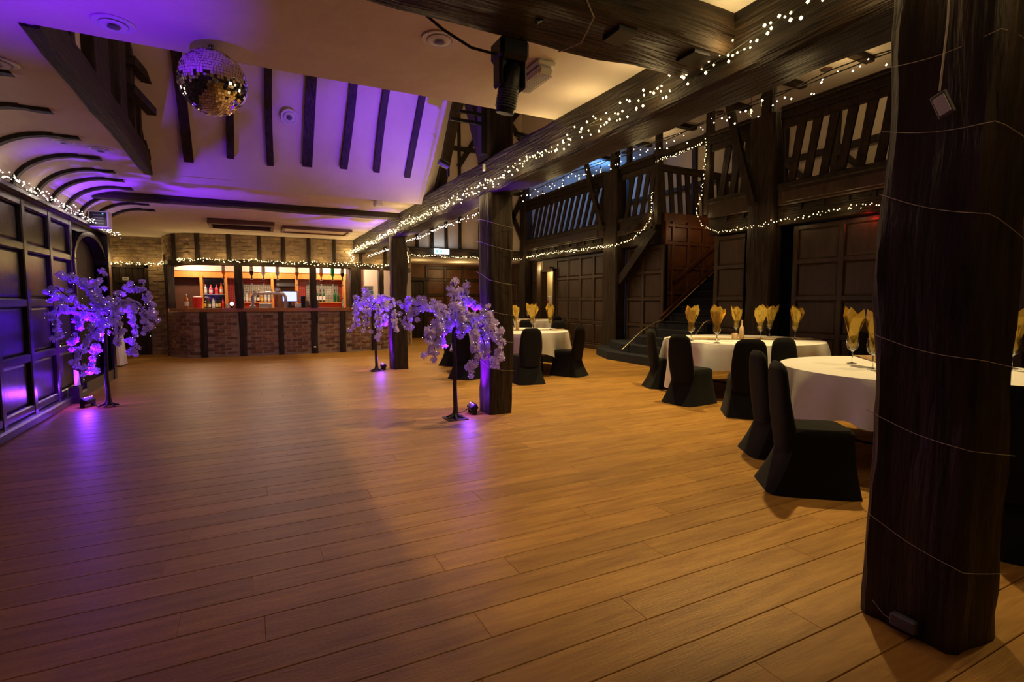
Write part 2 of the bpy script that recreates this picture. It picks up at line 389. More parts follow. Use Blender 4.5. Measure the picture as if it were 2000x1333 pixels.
# raised roof slope seen through the ceiling opening
tn = math.tan(math.radians(48))
def sl(y): return 3.1 + (8.38 - y) * tn
roof = empty('roof_slope', (0, 0, 0), kind='structure', label='steep plaster roof slope with dark rafters above the ceiling opening', cat='roof')
m_ = MB()
nx, ny = 12, 10; V = []; F = []
for i in range(nx + 1):
    for j in range(ny + 1):
        x = -1.12 + 3.86 * i / nx; yy = 8.45 - 2.9 * j / ny
        z = sl(yy) + noise.noise(Vector((x * 1.1, yy * 1.1, 4))) * 0.03
        V.append((x, yy, z))
for i in range(nx + 1):
    for j in range(ny + 1):
        x, yy, z = V[i * (ny + 1) + j]; V.append((x, yy + 0.1, z + 0.1))
q = (nx + 1) * (ny + 1); f_ = lambda i, j, k: k * q + i * (ny + 1) + j
for i in range(nx):
    for j in range(ny):
        for k in (0, 1): F.append((f_(i, j, k), f_(i + 1, j, k), f_(i + 1, j + 1, k), f_(i, j + 1, k)))
for j in range(ny): F += [(f_(0, j, 0), f_(0, j + 1, 0), f_(0, j + 1, 1), f_(0, j, 1)), (f_(nx, j, 0), f_(nx, j + 1, 0), f_(nx, j + 1, 1), f_(nx, j, 1))]
for i in range(nx): F += [(f_(i, 0, 0), f_(i + 1, 0, 0), f_(i + 1, 0, 1), f_(i, 0, 1)), (f_(i, ny, 0), f_(i + 1, ny, 0), f_(i + 1, ny, 1), f_(i, ny, 1))]
m_.add(V, F, True); m_.build('slope_plaster', 'plaster', roof)
for i, (x, wd, e) in enumerate([(-0.66, .11, 8.2), (-0.17, .09, 8.12), (0.32, .09, 8.15), (0.80, .13, 8.12), (1.30, .10, 8.1), (1.78, .09, 8.1), (2.26, .09, 8.12)]):
    m_ = MB(); k = 0.06; bend = 0.03 * math.sin(i * 2.1)
    ys = [e - j * (e - 5.6) / 8 for j in range(9)]
    P = [(x + bend * math.sin(j * 0.7), yy, sl(yy) - 0.03) for j, yy in enumerate(ys)]
    for a, b in zip(P[:-1], P[1:]): m_.bar(a, b, wd, k)
    m_.build('rafter', 'oak_small', roof)
m_ = MB(); P = [(2.80 + 0.02 * math.sin(j * 1.7), 8.4 - j * .35, sl(8.4 - j * .35) - 0.02) for j in range(9)]
for a, b in zip(P[:-1], P[1:]): m_.bar(a, b, .14, .16)
m_.build('rafter', 'oak_small', roof)
MB().box(-1.2, 2.9, 4.25, 5.7, 6.2, 6.3).build('flat_lid', 'plaster_dim', roof)
MB().box(-1.2, 2.6, 4.13, 4.245, 3.225, 6.2).build('near_lining', 'plaster_dim', roof)
# left gable of the opening: plaster with dark studs
gab = empty('wall_gable', (0, 0, 0), kind='structure', label='plaster and stud side wall at the left of the ceiling opening', cat='wall')
MB().box(-1.26, -1.19, 4.25, 8.6, 3.225, 6.2).build('infill', 'plaster_dim', gab)
hewn(MB(), -1.19, -1.09, 4.26, 8.36, 3.08, 3.36, 1, 0.008, seed=5).build('sill_beam', 'oak_y', gab)
for yy, ww in [(4.6, .14), (5.0, .1), (5.9, .55), (6.75, .32), (7.35, .12), (7.75, .14), (8.12, .12)]:
    hewn(MB(), -1.19, -1.09, yy - ww / 2, yy + ww / 2, 3.3, 6.15, 2, 0.01, seed=yy).build('stud', 'oak_v', gab)
MB().bar((-1.13, 8.3, 3.3), (-1.13, 5.9, 6.1), .1, .16).build('brace', 'oak_small', gab)
MB().bar((-1.1, 7.25, 4.1), (-0.95, 7.75, 4.0), .1, .1).bar((-1.1, 7.1, 3.75), (-0.98, 7.7, 3.7), .1, .09).build('stub_timber', 'oak_small', gab)

# ------------------------------------------------------------------ left wall: dark moulded panelling
wl = empty('wall_left', (0, 0, 0), kind='structure', label='glossy near-black panelled wall along the left of the dance floor', cat='wall')
MB().box(-2.55, -2.36, -4.2, 9.72, 0, 2.66).build('backing', 'panel_left', wl)
MB().box(-2.55, -2.36, 9.72, 11.62, 2.5, 2.66).build('backing', 'panel_left', wl)
MB().box(-2.55, -2.24, 11.6, 11.78, 0, 2.66).build('end_pilaster', 'panel_left', wl)
ystl = [-0.9 + 0.885 * k for k in range(13)]      # ... 7.95, 8.835, 9.72
rz = [0.16, 0.76, 1.40, 2.05, 2.56]
for k, yy in enumerate(ystl):
    if yy > 2.0: MB().cbox(-2.36, -2.30, yy - 0.055, yy + 0.055, 0.1, 2.6, 0.012).build('stile', 'panel_left', wl)
for z in rz: MB().cbox(-2.355, -2.305, 2.0, 9.70, z - 0.05, z + 0.05, 0.014).build('rail', 'panel_left', wl)
def raised(x, y0, y1, z0, z1, sgn=1, d=0.012):      # fielded panel facing +x (sgn 1) or -x
    m_ = MB(); e = 0.035
    V = [(x, y0, z0), (x, y1, z0), (x, y1, z1), (x, y0, z1), (x + sgn * d, y0 + e, z0 + e), (x + sgn * d, y1 - e, z0 + e), (x + sgn * d, y1 - e, z1 - e), (x + sgn * d, y0 + e, z1 - e),
         (x - sgn * .004, y0, z0), (x - sgn * .004, y1, z0), (x - sgn * .004, y1, z1), (x - sgn * .004, y0, z1)]
    m_.add(V, [(4, 5, 6, 7), (0, 1, 5, 4), (1, 2, 6, 5), (2, 3, 7, 6), (3, 0, 4, 7), (8, 11, 10, 9), (0, 8, 9, 1), (1, 9, 10, 2), (2, 10, 11, 3), (3, 11, 8, 0)], False)
    return m_
for a, b in zip(ystl[:-1], ystl[1:]):
    if a < 2.0: continue
    for z0, z1 in zip(rz[:-1], rz[1:]):
        raised(-2.355, a + 0.056, b - 0.056, z0 + 0.051, z1 - 0.051).build('panel', 'panel_left', wl)
MB().cbox(-2.36, -2.22, 2.0, 9.78, 2.60, 2.68, 0.02).build('cornice', 'panel_left', wl)
MB().cbox(-2.36, -2.22, 9.78, 11.78, 2.60, 2.68, 0.02).build('cornice', 'panel_left', wl)
MB().cbox(-2.36, -2.22, 2.0, 9.76, 0.0, 0.11, 0.02).build('baseboard_left', 'panel_left', kind='structure', label='dark plinth board running along the foot of the left panelled wall', cat='baseboard')
# arched plank door in the left wall
dr = empty('door_1', (0, 0, 0), kind='structure', label='arched dark plank door recessed in the left wall', cat='door')
for k in range(8):
    y0 = 9.86 + k * 0.215; y1 = y0 + 0.209; f = lambda t: 2.06 + 0.42 * math.sqrt(max(0, 1 - ((t - 10.72) / 0.9) ** 2))
    MB().poly_prism([(y0, 0.02), (y1, 0.02), (y1, f(y1)), (y0, f(y0))], 0, -2.50, -2.455).build('plank', 'oak_small', dr)
arch = MB(); prev = None
for k in range(13):
    a = PI * k / 12; p = (-2.36, 10.72 - 0.94 * math.cos(a), 2.04 + 0.46 * math.sin(a))
    if prev: arch.bar(prev, p, .16, .07)
    prev = p
arch.box(-2.44, -2.28, 9.745, 9.82, 0, 2.06); arch.box(-2.44, -2.28, 11.60, 11.66, 0, 2.06)
arch.build('frame', 'panel_left', dr)
MB().box(-2.46, -2.25, 9.83, 11.6, 0.0, 0.19).build('step', 'panel_left', dr)

# left brick wall beyond the arched door
def brick_variants(name, m_, w_=0.26, h_=0.078, d_=0.10):
    out = []
    for s_ in range(4):
        b = MB().cbox(-w_ / 2, w_ / 2, -d_ / 2, d_ / 2, -h_ / 2, h_ / 2, 0.010)
        b.v = [tuple(Vector(v) + Vector((noise.noise(Vector(v) * 17 + Vector((s_ * 9, 0, 0))), noise.noise(Vector(v) * 17 + Vector((s_ * 9, 5, 0))), noise.noise(Vector(v) * 17 + Vector((s_ * 9, 0, 7))))) * 0.006) for v in b.v]
        out.append(b.mesh(name, m_))
    return out
BRK = brick_variants('brick', 'brick'); BRP = brick_variants('brick', 'brick_pale')
def lay(parent, pts, z0, z1, meshes, skip=None, pitch=0.28, ch=0.092, maxn=300, off=0.0, rr=random.Random(5)):
    segs = []; tot = 0
    for a, b in zip(pts[:-1], pts[1:]):
        L = math.hypot(b[0] - a[0], b[1] - a[1]); segs.append((tot, L, a, b)); tot += L
    n = 0; r = 0; z = z0 + ch / 2
    while z < z1 - ch * 0.3:
        s = (pitch / 2 if r % 2 else 0) + off + pitch / 2
        while s < tot - pitch * 0.3:
            for t0, L, a, b in segs:
                if t0 <= s <= t0 + L:
                    u = (s - t0) / L; x = a[0] + (b[0] - a[0]) * u; yy = a[1] + (b[1] - a[1]) * u; an = math.atan2(b[1] - a[1], b[0] - a[0])
            if not (skip and skip(x, z)) and n < maxn:
                nx, ny = math.sin(an), -math.cos(an); k = rr.uniform(-0.012, 0.008)
                inst('brick', rr.choice(meshes), parent, (x + nx * k, yy + ny * k, z), (0, rr.uniform(-.02, .02), an), (rr.uniform(.9, 1.0), 1, rr.uniform(.9, 1)))
                n += 1
            s += pitch
        z += ch; r += 1
    return n
wb = empty('wall_brick', (0, 0, 0), kind='structure', label='brown brick wall around the plank door left of the bar', cat='wall')
MB().box(-4.2, -3.34, 16.584, 16.9, 0, 3.1).box(-2.37, -1.98, 16.584, 16.9, 0, 3.1).box(-3.34, -2.37, 16.584, 16.9, 2.36, 3.1).build('mortar_bed', 'mortar', wb)
lay(wb, [(-4.1, 16.62), (-2.0, 16.62)], 0, 3.08, BRP, skip=lambda x, z: (-3.42 < x < -2.4 and z < 2.38) or x < -3.5)
d2 = empty('door_2', (0, 0, 0), kind='structure', label='dark plank door with small white notice in the brick wall', cat='door')
for k in range(6):
    MB().cbox(-3.26 + k * .135, -3.13 + k * .135, 16.60, 16.64, 0.02, 2.3, .006).build('plank', 'oak_small', d2)
MB().box(-3.34, -3.26, 16.54, 16.7, 0, 2.36).box(-2.45, -2.37, 16.54, 16.7, 0, 2.36).box(-3.34, -2.37, 16.54, 16.7, 2.29, 2.37).build('frame', 'oak_small', d2)
MB().box(-3.1, -2.6, 16.575, 16.6, 1.9, 1.94).box(-2.62, -2.58, 16.575, 16.6, 0.9, 1.94).build('ledge', 'oak_small', d2)
MB().box(-2.93, -2.80, 16.57, 16.598, 1.96, 2.04).build('notice_plate', 'sign_white', d2)
MB().box(-2.92, -2.81, 16.566, 16.5695, 1.985, 1.995).box(-2.90, -2.83, 16.566, 16.5695, 2.01, 2.02).build('printing', 'black_plastic', d2)
MB().box(-4.35, -4.2, 11.78, 16.9, 0, 3.3).box(-4.35, -2.36, 11.62, 11.8, 0, 3.3).build('wall_side', 'plaster_dim', kind='structure', label='plain side wall of the lobby left of the bar', cat='wall')

# ------------------------------------------------------------------ main beam and posts
mb_ = hewn(MB(), 2.60, 2.96, -3.9, 15.3, 2.73, 3.14, 1, 0.016, 0.14, 5, seed=2)
mb_.build('long_beam', 'oak_y', label='huge dark hewn beam on posts running from the camera to the bar', cat='beam')
def post(x0, x1, y0, y1, z1, seed, label, amp=.02):
    p = empty('timber_post', ((x0 + x1) / 2, (y0 + y1) / 2, 0), label=label, cat='post')
    cx, cy = (x0 + x1) / 2, (y0 + y1) / 2
    hewn(MB(), x0 - cx, x1 - cx, y0 - cy, y1 - cy, 0, z1, 2, amp, 0.10, 6, seed=seed).build('shaft', 'oak_v', p)
    return p
pA = post(2.62, 2.94, 5.79, 6.15, 2.735, 11, 'violet-lit timber post behind the tallest blossom tree')
pB = post(2.60, 2.92, 10.60, 10.88, 2.735, 23, 'timber post nearest the bar, lit violet on its left edge')
pC = post(2.45, 2.80, 0.95, 1.32, 2.74, 31, 'massive black timber post filling the right of the picture', .024)
# upper post above the beam
up = empty('upper_post', (2.78, 5.97, 3.14), label='upper timber post rising above the beam into the roof', cat='post')
hewn(MB(), -.17, .17, -.18, .18, 0, 3.0, 2, .015, .12, 5, seed=44).build('shaft', 'oak_v', up)
MB().bar((0.1, .5, 0.1), (.1, 1.7, 2.4), .12, .2).build('brace', 'oak_small', up)
MB().box(-.24, -.172, -.13, -.02, 0.05, 2.9).build('conduit', 'black_plastic', up)
# chips at post C: worn notch and socket, tag, wires
MB().cbox(-0.215, -0.178, -0.06, 0.035, 0.03, 0.085, .006).build('socket', 'grey_plastic', pC)
wire_rings = [(2.40, 2.39), (2.14, 2.07), (1.88, 1.74), (1.28, 1.20), (0.94, 0.85), (0.49, 0.37)]
lw = empty('lead_wire', (2.45, 1.1, 0), label='thin pale wire wound round the massive black post', cat='wire')
for za, zb in wire_rings:
    P = []
    for k in range(9):
        t = k / 8; P.append((-.022 - .004 * noise.noise(Vector((t * 5, za, 0))), .212 - 0.38 * t, za + (zb - za) * t - 0.02 * math.sin(PI * t)))
    for k in range(1, 8):
        t = k / 7; P.append((-.02 + 0.345 * t, -.175 - .004 * math.sin(PI * t), zb + (zb - za) * 0.7 * t))
    MB().tube(P, 0.0014, 5).build('turn', 'cable_white', lw)
MB().tube([(-.018, .15, .09), (-.02, .1, 0.05), (-.025, .05, .045)], .0014, 5).build('turn', 'cable_white', lw)
la = empty('lead_wire', (2.62, 5.97, 0), label='thin pale wire wound round the violet-lit middle post', cat='wire')
for za, zb in [(2.45, 2.38), (2.18, 2.10), (1.80, 1.68), (1.42, 1.30), (1.02, .96), (.68, .60)]:
    MB().tube([(-.020, .20, za), (-.024, 0, (za + zb) / 2 + .01), (-.022, -.19, zb), (-.005, -.203, zb - .005), (.16, -.206, zb - .04), (.325, -.203, zb - .06)], .0016, 5).build('turn', 'cable_white', la)
tg = empty('pull_tag', (2.41, 1.09, 2.18), label='grey control tag hanging on a cord on the massive black post', cat='switch')
MB().tube([(0, 0, .56), (.002, 0, .3), (-.004, .01, .05)], .0035, 6).build('cord', 'cable_white', tg)
m_ = MB().cbox(-.008, .008, -.028, .028, -.055, .045, .004); t_ = m_.build('plate', 'grey_plastic', tg); t_.rotation_euler = (math.radians(-22), 0, 0)
m_ = MB().cbox(-.011, -.0085, -.020, .020, -.045, .03, .001); t_ = m_.build('face', 'prism_plastic', tg); t_.rotation_euler = (math.radians(-22), 0, 0)

# near transverse beam with mortices
tb = empty('cross_beam', (0, 0, 0), label='thick hewn cross beam with blacked-in mortices under the near ceiling', cat='beam')
hewn(MB(), -1.7, 2.62, 2.24, 2.66, 2.86, 3.16, 0, 0.016, 0.12, 5, seed=61).build('shaft', 'oak_x', tb)
for x0 in (0.6, 1.78, 2.32): MB().box(x0, x0 + 0.12, 2.275, 2.42, 2.843, 2.90).build('mortice_shade', 'tray_black', tb)  # black blocks imitate the shade inside the empty mortices
tb2 = hewn(MB(), -2.1, 2.62, 9.95, 10.22, 3.0, 3.14, 0, 0.012, 0.2, 4, seed=71).build('ceiling_beam', 'oak_x', label='slim dark cross beam under the ceiling before the bar', cat='beam')

# ------------------------------------------------------------------ bar
BP = [(-2.0, 16.45), (-1.75, 15.6), (-1.4, 15.22), (-0.6, 15.05), (0.2, 15.0), (2.4, 15.0), (3.4, 15.12), (4.1, 15.55), (4.5, 16.2), (4.55, 17.3)]
def offset_line(pts, d):
    out = []
    for i, p in enumerate(pts):
        a = pts[max(0, i - 1)]; b = pts[min(len(pts) - 1, i + 1)]; L = math.hypot(b[0] - a[0], b[1] - a[1]); nx, ny = (b[1] - a[1]) / L, -(b[0] - a[0]) / L
        out.append((p[0] + nx * d, p[1] + ny * d))
    return out
def ribbon(mb, pts, d0, d1, z0, z1):
    A = offset_line(pts, d0); B = offset_line(pts, d1); n = len(pts)
    V = [(*a, z0) for a in A] + [(*b, z0) for b in B] + [(*a, z1) for a in A] + [(*b, z1) for b in B]
    F = []
    for i in range(n - 1):
        F += [(i, i + 1, n + i + 1, n + i), (2 * n + i, 2 * n + i + 1, 3 * n + i + 1, 3 * n + i), (i, i + 1, 2 * n + i + 1, 2 * n + i), (n + i, n + i + 1, 3 * n + i + 1, 3 * n + i)]
    F += [(0, n, 3 * n, 2 * n), (n - 1, 2 * n - 1, 4 * n - 1, 3 * n - 1)]
    mb.add(V, F, False); return mb
def online(x):
    for a, b in zip(BP[:-1], BP[1:]):
        if a[0] <= x <= b[0]:
            u = (x - a[0]) / (b[0] - a[0]); return a[1] + (b[1] - a[1]) * u, math.atan2(b[1] - a[1], b[0] - a[0])
    return 16, 0
bar = empty('brick_bar', (0, 0, 0), label='long brick bar front with dark timber studs', cat='bar')
ribbon(MB(), BP, -0.22, 0.036, 0, 1.14).build('mortar_core', 'mortar', bar)
ribbon(MB(), BP, -0.02, 0.03, 0, 0.07).build('kick_strip', 'tray_black', bar)
studs = [(-1.55, .12), (-1.05, .14), (-0.18, .17), (0.70, .13), (1.53, .17), (2.27, .15), (3.15, .14)]
lay(bar, BP, 0.06, 1.14, BRK, skip=lambda x, z: any(abs(x - s[0]) < s[1] / 2 + 0.05 for s in studs[1:]), maxn=299)
for i, (x, w_) in enumerate(studs[1:]):
    yy, an = online(x); o = hewn(MB(), -w_ / 2, w_ / 2, -.09, .04, 0, 1.15, 2, .012, .1, 4, seed=x * 3).build('stud', 'oak_v', bar); o.location = (x, yy, 0); o.rotation_euler = (0, 0, an)
ct = ribbon(MB(), BP[1:9], -0.62, 0.10, 1.15, 1.24); ct.build('bar_counter', 'counter_wood', label='polished brown wooden counter top along the brick bar', cat='counter')
can = empty('bar_canopy', (0, 0, 0), label='brick and stud bulkhead on timber uprights above the bar counter', cat='canopy')
ribbon(MB(), BP, -0.24, 0.036, 2.44, 3.09).build('mortar_core', 'mortar', can)
ribbon(MB(), BP, -0.26, 0.07, 2.33, 2.45).build('head_beam', 'oak_x', can)
ustuds = [(-1.62, .10), (-1.12, .11), (-0.44, .10), (0.25, .09), (0.82, .1), (1.45, .09), (2.1, .08), (2.8, .09), (3.5, .09)]
lay(can, BP, 2.45, 3.08, BRP, skip=lambda x, z: any(abs(x - s[0]) < s[1] / 2 + 0.05 for s in ustuds), maxn=299)
for x, w_ in ustuds:
    yy, an = online(x); o = hewn(MB(), -w_ / 2, w_ / 2, -.08, .035, 2.44, 3.1, 2, .008, .1, 3, seed=x).build('stud', 'oak_v', can); o.location = (x, yy, 0); o.rotation_euler = (0, 0, an)
for x, w_ in [(-1.74, .13), (-0.24, .18), (1.52, .16), (2.64, .30), (3.35, .12)]:
    yy, an = online(x); o = hewn(MB(), -w_ / 2, w_ / 2, -.16, .03, 1.24, 2.34, 2, .014, .1, 4, seed=x * 7).build('upright', 'oak_v', can); o.location = (x, yy, 0); o.rotation_euler = (0, 0, an)
# back of the bar
bw = empty('wall_bar', (0, 0, 0), kind='structure', label='back wall of the bar with red mosaic and mirrors', cat='wall')
MB().box(-1.9, 4.5, 17.2, 17.35, 0, 3.1).build('backing', 'dark_brown', bw)
MB().box(-0.60, 0.70, 17.17, 17.2, 1.25, 2.1).box(1.3, 2.62, 17.17, 17.2, 1.25, 2.1).build('mosaic_panel', 'mosaic_red', bw)
MB().box(-0.2, 0.66, 17.15, 17.17, 1.45, 1.92).box(1.55, 2.5, 17.15, 17.17, 1.3, 1.95).build('mosaic_inset', 'mosaic_pale', bw)
MB().box(-1.9, 2.7, 16.9, 17.2, 2.08, 2.26).build('pelmet', 'orange_wood', bw)
MB().box(-1.7, 3.9, 15.5, 17.2, 2.62, 2.7).build('bar_ceiling', 'bar_cream', bw)
MB().box(-1.9, 2.7, 16.86, 17.2, 2.26, 2.62).build('fascia', 'bar_cream', bw)
MB().box(3.3, 4.45, 17.0, 17.2, 0, 2.62).build('end_wall', 'bar_cream', bw)
MB().box(-1.95, -1.9, 16.0, 17.2, 0, 2.62).build('side_lining', 'dark_brown', bw)
bb = empty('back_counter', (0, 17, 0), label='back bar counter with orange end boards and red front', cat='counter')
MB().box(-1.85, 3.2, -.45, .15, 1.0, 1.2).build('worktop', 'counter_wood', bb)
MB().box(-1.85, 3.2, -.40, .15, 0, 1.0).build('base_cabinet', 'dark_brown', bb)
MB().box(-0.25, 0.55, -.02, .02, 1.2, 1.36).build('red_panel', 'red_panel', bb); MB().box(1.65, 2.55, -.02, .02, 1.2, 1.36).build('red_panel', 'red_panel', bb)
for x in (-1.20, -0.60, 0.60, 1.26, 2.64): MB().cbox(x - .035, x + .035, -.18, .12, 1.2, 2.13, .005).build('end_board', 'orange_wood', bb)
cab = empty('bottle_cabinet', (-0.9, 16.95, 1.2), label='mirror-backed bottle shelf at the left of the back bar', cat='shelf')
MB().box(-.26, .26, .16, .18, 0, .86).build('mirror_back', 'bar_mirror', cab)
MB().box(-.26, .26, -.1, .16, .40, .415).build('glass_shelf', 'liquid_clear', cab)
MB().box(-.26, .26, -.1, .16, 0.0, .015).build('base_shelf', 'dark_brown', cab)

def bottle(name, loc, h, r, body, cap_m, lab_m, label, group, invert=False):
    t = empty(name, loc, label=label, cat='bottle', group=group)
    pr_ = [(r * .9, 0), (r, .02 * h), (r, .58 * h), (r * .8, .66 * h), (r * .36, .76 * h), (r * .34, .92 * h)]
    cp = [(r * .40, .90 * h), (r * .40, h)]
    lb = [(r * 1.03, .16 * h), (r * 1.03, .46 * h)]
    if invert: pr_, cp, lb = [[(a, h - z) for a, z in q] for q in (pr_, cp, lb)]
    MB().lathe(pr_, 12).build('body', body, t); MB().lathe(cp, 10).build('cap', cap_m, t)
    MB().lathe(lb, 12, cap=False).build('label_band', lab_m, t)
    return t
B1 = [(-1.12, 'liquid_dark', 'label_yellow', 'square yellow-labelled bottle at the left of the lower cabinet shelf', .30, .055),
      (-1.02, 'bottle_green', 'label_white', 'small green bottle second on the lower cabinet shelf', .26, .03),
      (-0.93, 'liquid_clear', 'label_white', 'clear bottle with white label on the lower cabinet shelf', .33, .042),
      (-0.84, 'liquid_dark', 'label_white', 'dark slim bottle beside the clear one on the lower cabinet shelf', .28, .032),
      (-0.77, 'liquid_dark', 'label_yellow', 'dark bottle with pale gold label on the lower cabinet shelf', .30, .035),
      (-0.69, 'liquid_pink', 'label_red', 'magenta bottle at the right of the lower cabinet shelf', .31, .03)]
for x, b_, l_, lab, h, r_ in B1: bottle('bottle', (x, 16.93, 1.216), h, r_, b_, 'black_plastic', l_, lab, 'bottles in the mirror cabinet')
B2 = [(-1.11, 'liquid_clear', 'label_white', 'clear stubby bottle at the left of the upper cabinet shelf', .28, .038),
      (-0.98, 'liquid_pink', 'label_white', 'pink gin bottle second on the upper cabinet shelf', .27, .045),
      (-0.84, 'liquid_pink', 'label_red', 'rose bottle third on the upper cabinet shelf', .28, .042),
      (-0.72, 'liquid_orange', 'label_white', 'orange bottle at the right of the upper cabinet shelf', .32, .04)]
for x, b_, l_, lab, h, r_ in B2: bottle('bottle', (x, 16.93, 1.616), h, r_, b_, 'red_panel', l_, lab, 'bottles in the mirror cabinet')
C_ = [('liquid_clear', 'label_white', 'white'), ('liquid_clear', 'label_white', 'white'), ('liquid_amber', 'label_white', 'amber'), ('liquid_clear', 'label_white', 'white'), ('liquid_dark', 'label_white', 'dark'), ('liquid_amber', 'label_yellow', 'golden')]
names = ['cloudy white spirit bottle left on the middle back shelf', 'white spirit bottle second on the middle back shelf', 'amber bottle third on the middle back shelf', 'plain white bottle fourth on the middle back shelf', 'dark bottle fifth on the middle back shelf', 'golden-labelled bottle sixth on the middle back shelf', 'clear bottle seventh on the middle back shelf', 'white-labelled bottle last on the middle back shelf']
for k in range(8):
    b_, l_, _ = C_[k % 6]; bottle('bottle', (-0.18 + k * .098, 16.9, 1.385), .33 - .02 * (k % 3), .036, b_, 'black_plastic' if k % 2 else 'red_panel', l_, names[k], 'bottles on the middle back shelf')
MB().box(-0.26, 0.56, 16.82, 17.14, 1.365, 1.385).build('wall_shelf', 'orange_wood', label='narrow wooden shelf under the middle row of bottles', cat='shelf')
MB().box(1.64, 2.58, 16.82, 17.14, 1.365, 1.385).build('wall_shelf', 'orange_wood', label='narrow wooden shelf under the wine bottles', cat='shelf')
for k, (x, b_, l_, lab) in enumerate([(1.72, 'liquid_clear', 'label_white', 'pale blue clear bottle at the left of the wine shelf'), (1.84, 'bottle_green', 'label_white', 'first white-labelled wine bottle on the wine shelf'), (1.94, 'liquid_dark', 'label_white', 'middle white-labelled wine bottle on the wine shelf'), (2.04, 'bottle_green', 'label_white', 'third white-labelled wine bottle on the wine shelf'), (2.36, 'bottle_green', 'bottle_green', 'plain green bottle right of the wine bottles'), (2.46, 'bottle_green', 'bottle_green', 'tall green bottle at the right end of the wine shelf')]):
    bottle('wine_bottle', (x, 16.92, 1.386), .40, .038, b_, 'label_red' if k == 1 else 'black_plastic', l_, lab, 'wine bottles at the back bar')
bottle('bottle', (-1.45, 15.55, 1.241), .36, .05, 'liquid_amber', 'label_white', 'label_white', 'whisky bottle with white label left on the counter', 'bottles standing on the counter')
bottle('bottle', (2.36, 15.4, 1.241), .26, .028, 'liquid_clear', 'black_plastic', 'label_white', 'small clear bottle on the counter left of the thick upright', 'bottles standing on the counter')
op = [(-0.60, 'liquid_orange', 'orange inverted bottle left of the first thick upright'), (0.06, 'liquid_dark', 'dark inverted bottle first right of the thick upright'), (0.35, 'label_white', 'white inverted bottle second right of the thick upright'), (0.70, 'liquid_clear', 'clear inverted bottle above the beer font'), (1.20, 'liquid_amber', 'amber inverted bottle above the till'), (1.84, 'liquid_orange', 'bright orange inverted bottle right of the middle upright'), (2.15, 'liquid_green', 'bright green inverted bottle over the wine'), (2.42, 'liquid_dark', 'dark inverted bottle beside the right orange board')]
for x, b_, lab in op:
    t = bottle('optic_bottle', (x, 15.75, 2.01), .40, .05, b_, 'black_plastic', 'label_white' if b_ != 'liquid_green' else 'liquid_green', lab, 'inverted bottles on optics over the counter', True)
    MB().lathe([(.02, -.10), (.028, -.06), (.028, 0)], 10).build('optic', 'steel', t)
    MB().lathe([(.034, -.008), (.034, .008)], 14).build('badge', 'white_plastic', t); t.children[-1].location = (0, -.03, -.13); t.children[-1].rotation_euler = (PI / 2, 0, 0)
MB().tube([(-1.3, 15.80, 2.43), (2.55, 15.80, 2.43)], .018, 8).build('optic_rail', 'steel', label='steel rail carrying the inverted bottles', cat='rail')
bk = empty('ice_bucket', (-1.22, 15.72, 1.241), label='red bucket heaped with ice on the counter', cat='bucket')
MB().lathe([(.095, 0), (.125, .27), (.13, .28)], 20).build('pail', 'red_bucket', bk); MB().lathe([(.12, .27), (.09, .30), (.03, .315)], 12).build('ice_heap', 'ice', bk)
m_ = MB()
for k in range(6): m_.lathe([(.03, k * .045), (.035, k * .045 + .04)], 10, (0, 0, 0))
m_.build('cup_stack', 'grey_plastic', loc=(-1.0, 15.6, 1.241), label='tall stack of dark cups between bucket and cabinet', cat='cups')
for i, x in enumerate((-0.56, -0.49, -0.42)):
    m_ = MB().lathe([(.022, 0), (.026, .11 + .02 * (i % 2))], 10); m_.build('shot_cup', 'steel', loc=(x, 15.5, 1.241), label=('left', 'middle', 'right')[i] + ' one of three small steel cups on the counter', cat='cup', group='steel cups on the counter')
fl = empty('counter_light', (-0.42, 15.15, 1.241), label='small glowing white globe lamp on the counter by the thick upright', cat='lamp')
MB().lathe([(.03, 0), (.035, .06)], 12).build('base', 'black_plastic', fl); MB().lathe([(.01, .06), (.04, .09), (.045, .12), (.02, .155)], 12).build('globe', 'exit_lit', fl)
tp = empty('beer_font', (0.46, 15.25, 1.241), label='steel arch-shaped beer font standing on the counter', cat='beer tap')
P = [(-.40, 0, 0), (-.40, 0, .26)] + [(-.40 + .12 * (1 - math.cos(a)), 0, .26 + .13 * math.sin(a)) for a in (.4, .8, 1.2, 1.57)] + [(.28, 0, .39)] + [(.28 + .12 * math.sin(a), 0, .26 + .13 * math.cos(a)) for a in (.4, .8, 1.2, 1.57)] + [(.40, 0, 0)]
MB().tube(P, .042, 12).build('arch_pipe', 'steel', tp)
for x in (-.40, .40): MB().lathe([(.075, 0), (.075, .05), (.045, .08)], 14, (x, 0, 0)).build('foot', 'steel', tp)
for k, x in enumerate((-.2, -.05, .1)):
    MB().lathe([(.04, -.012), (.04, .012)], 14).build('badge', 'brass' if k != 1 else 'label_red', tp); tp.children[-1].location = (x, 0, .48); tp.children[-1].rotation_euler = (PI / 2, 0, 0)
    MB().tube([(x, 0, .42), (x, -.05, .36), (x, -.09, .26)], .012, 6).build('spout', 'steel', tp)
pos = empty('till_monitor', (0.98, 15.55, 1.241), label='till with glowing blue white touch screen', cat='monitor')
MB().cbox(-.2, .2, -.02, .02, .16, .46, .008).build('case', 'black_plastic', pos); MB().box(-.18, .18, -.024, -.0205, .18, .44).build('screen', 'screen_on', pos)
MB().cbox(-.13, .13, -.1, .12, 0, .05, .01).box(-.03, .03, 0, .04, .04, .2).build('stand', 'black_plastic', pos)
MB().cbox(.12, .30, -.2, -.06, 0, .12, .02).build('printer', 'white_plastic', pos)
tv = empty('wall_screen', (1.0, 17.1, 1.85), label='dark television on the back wall of the bar', cat='television')
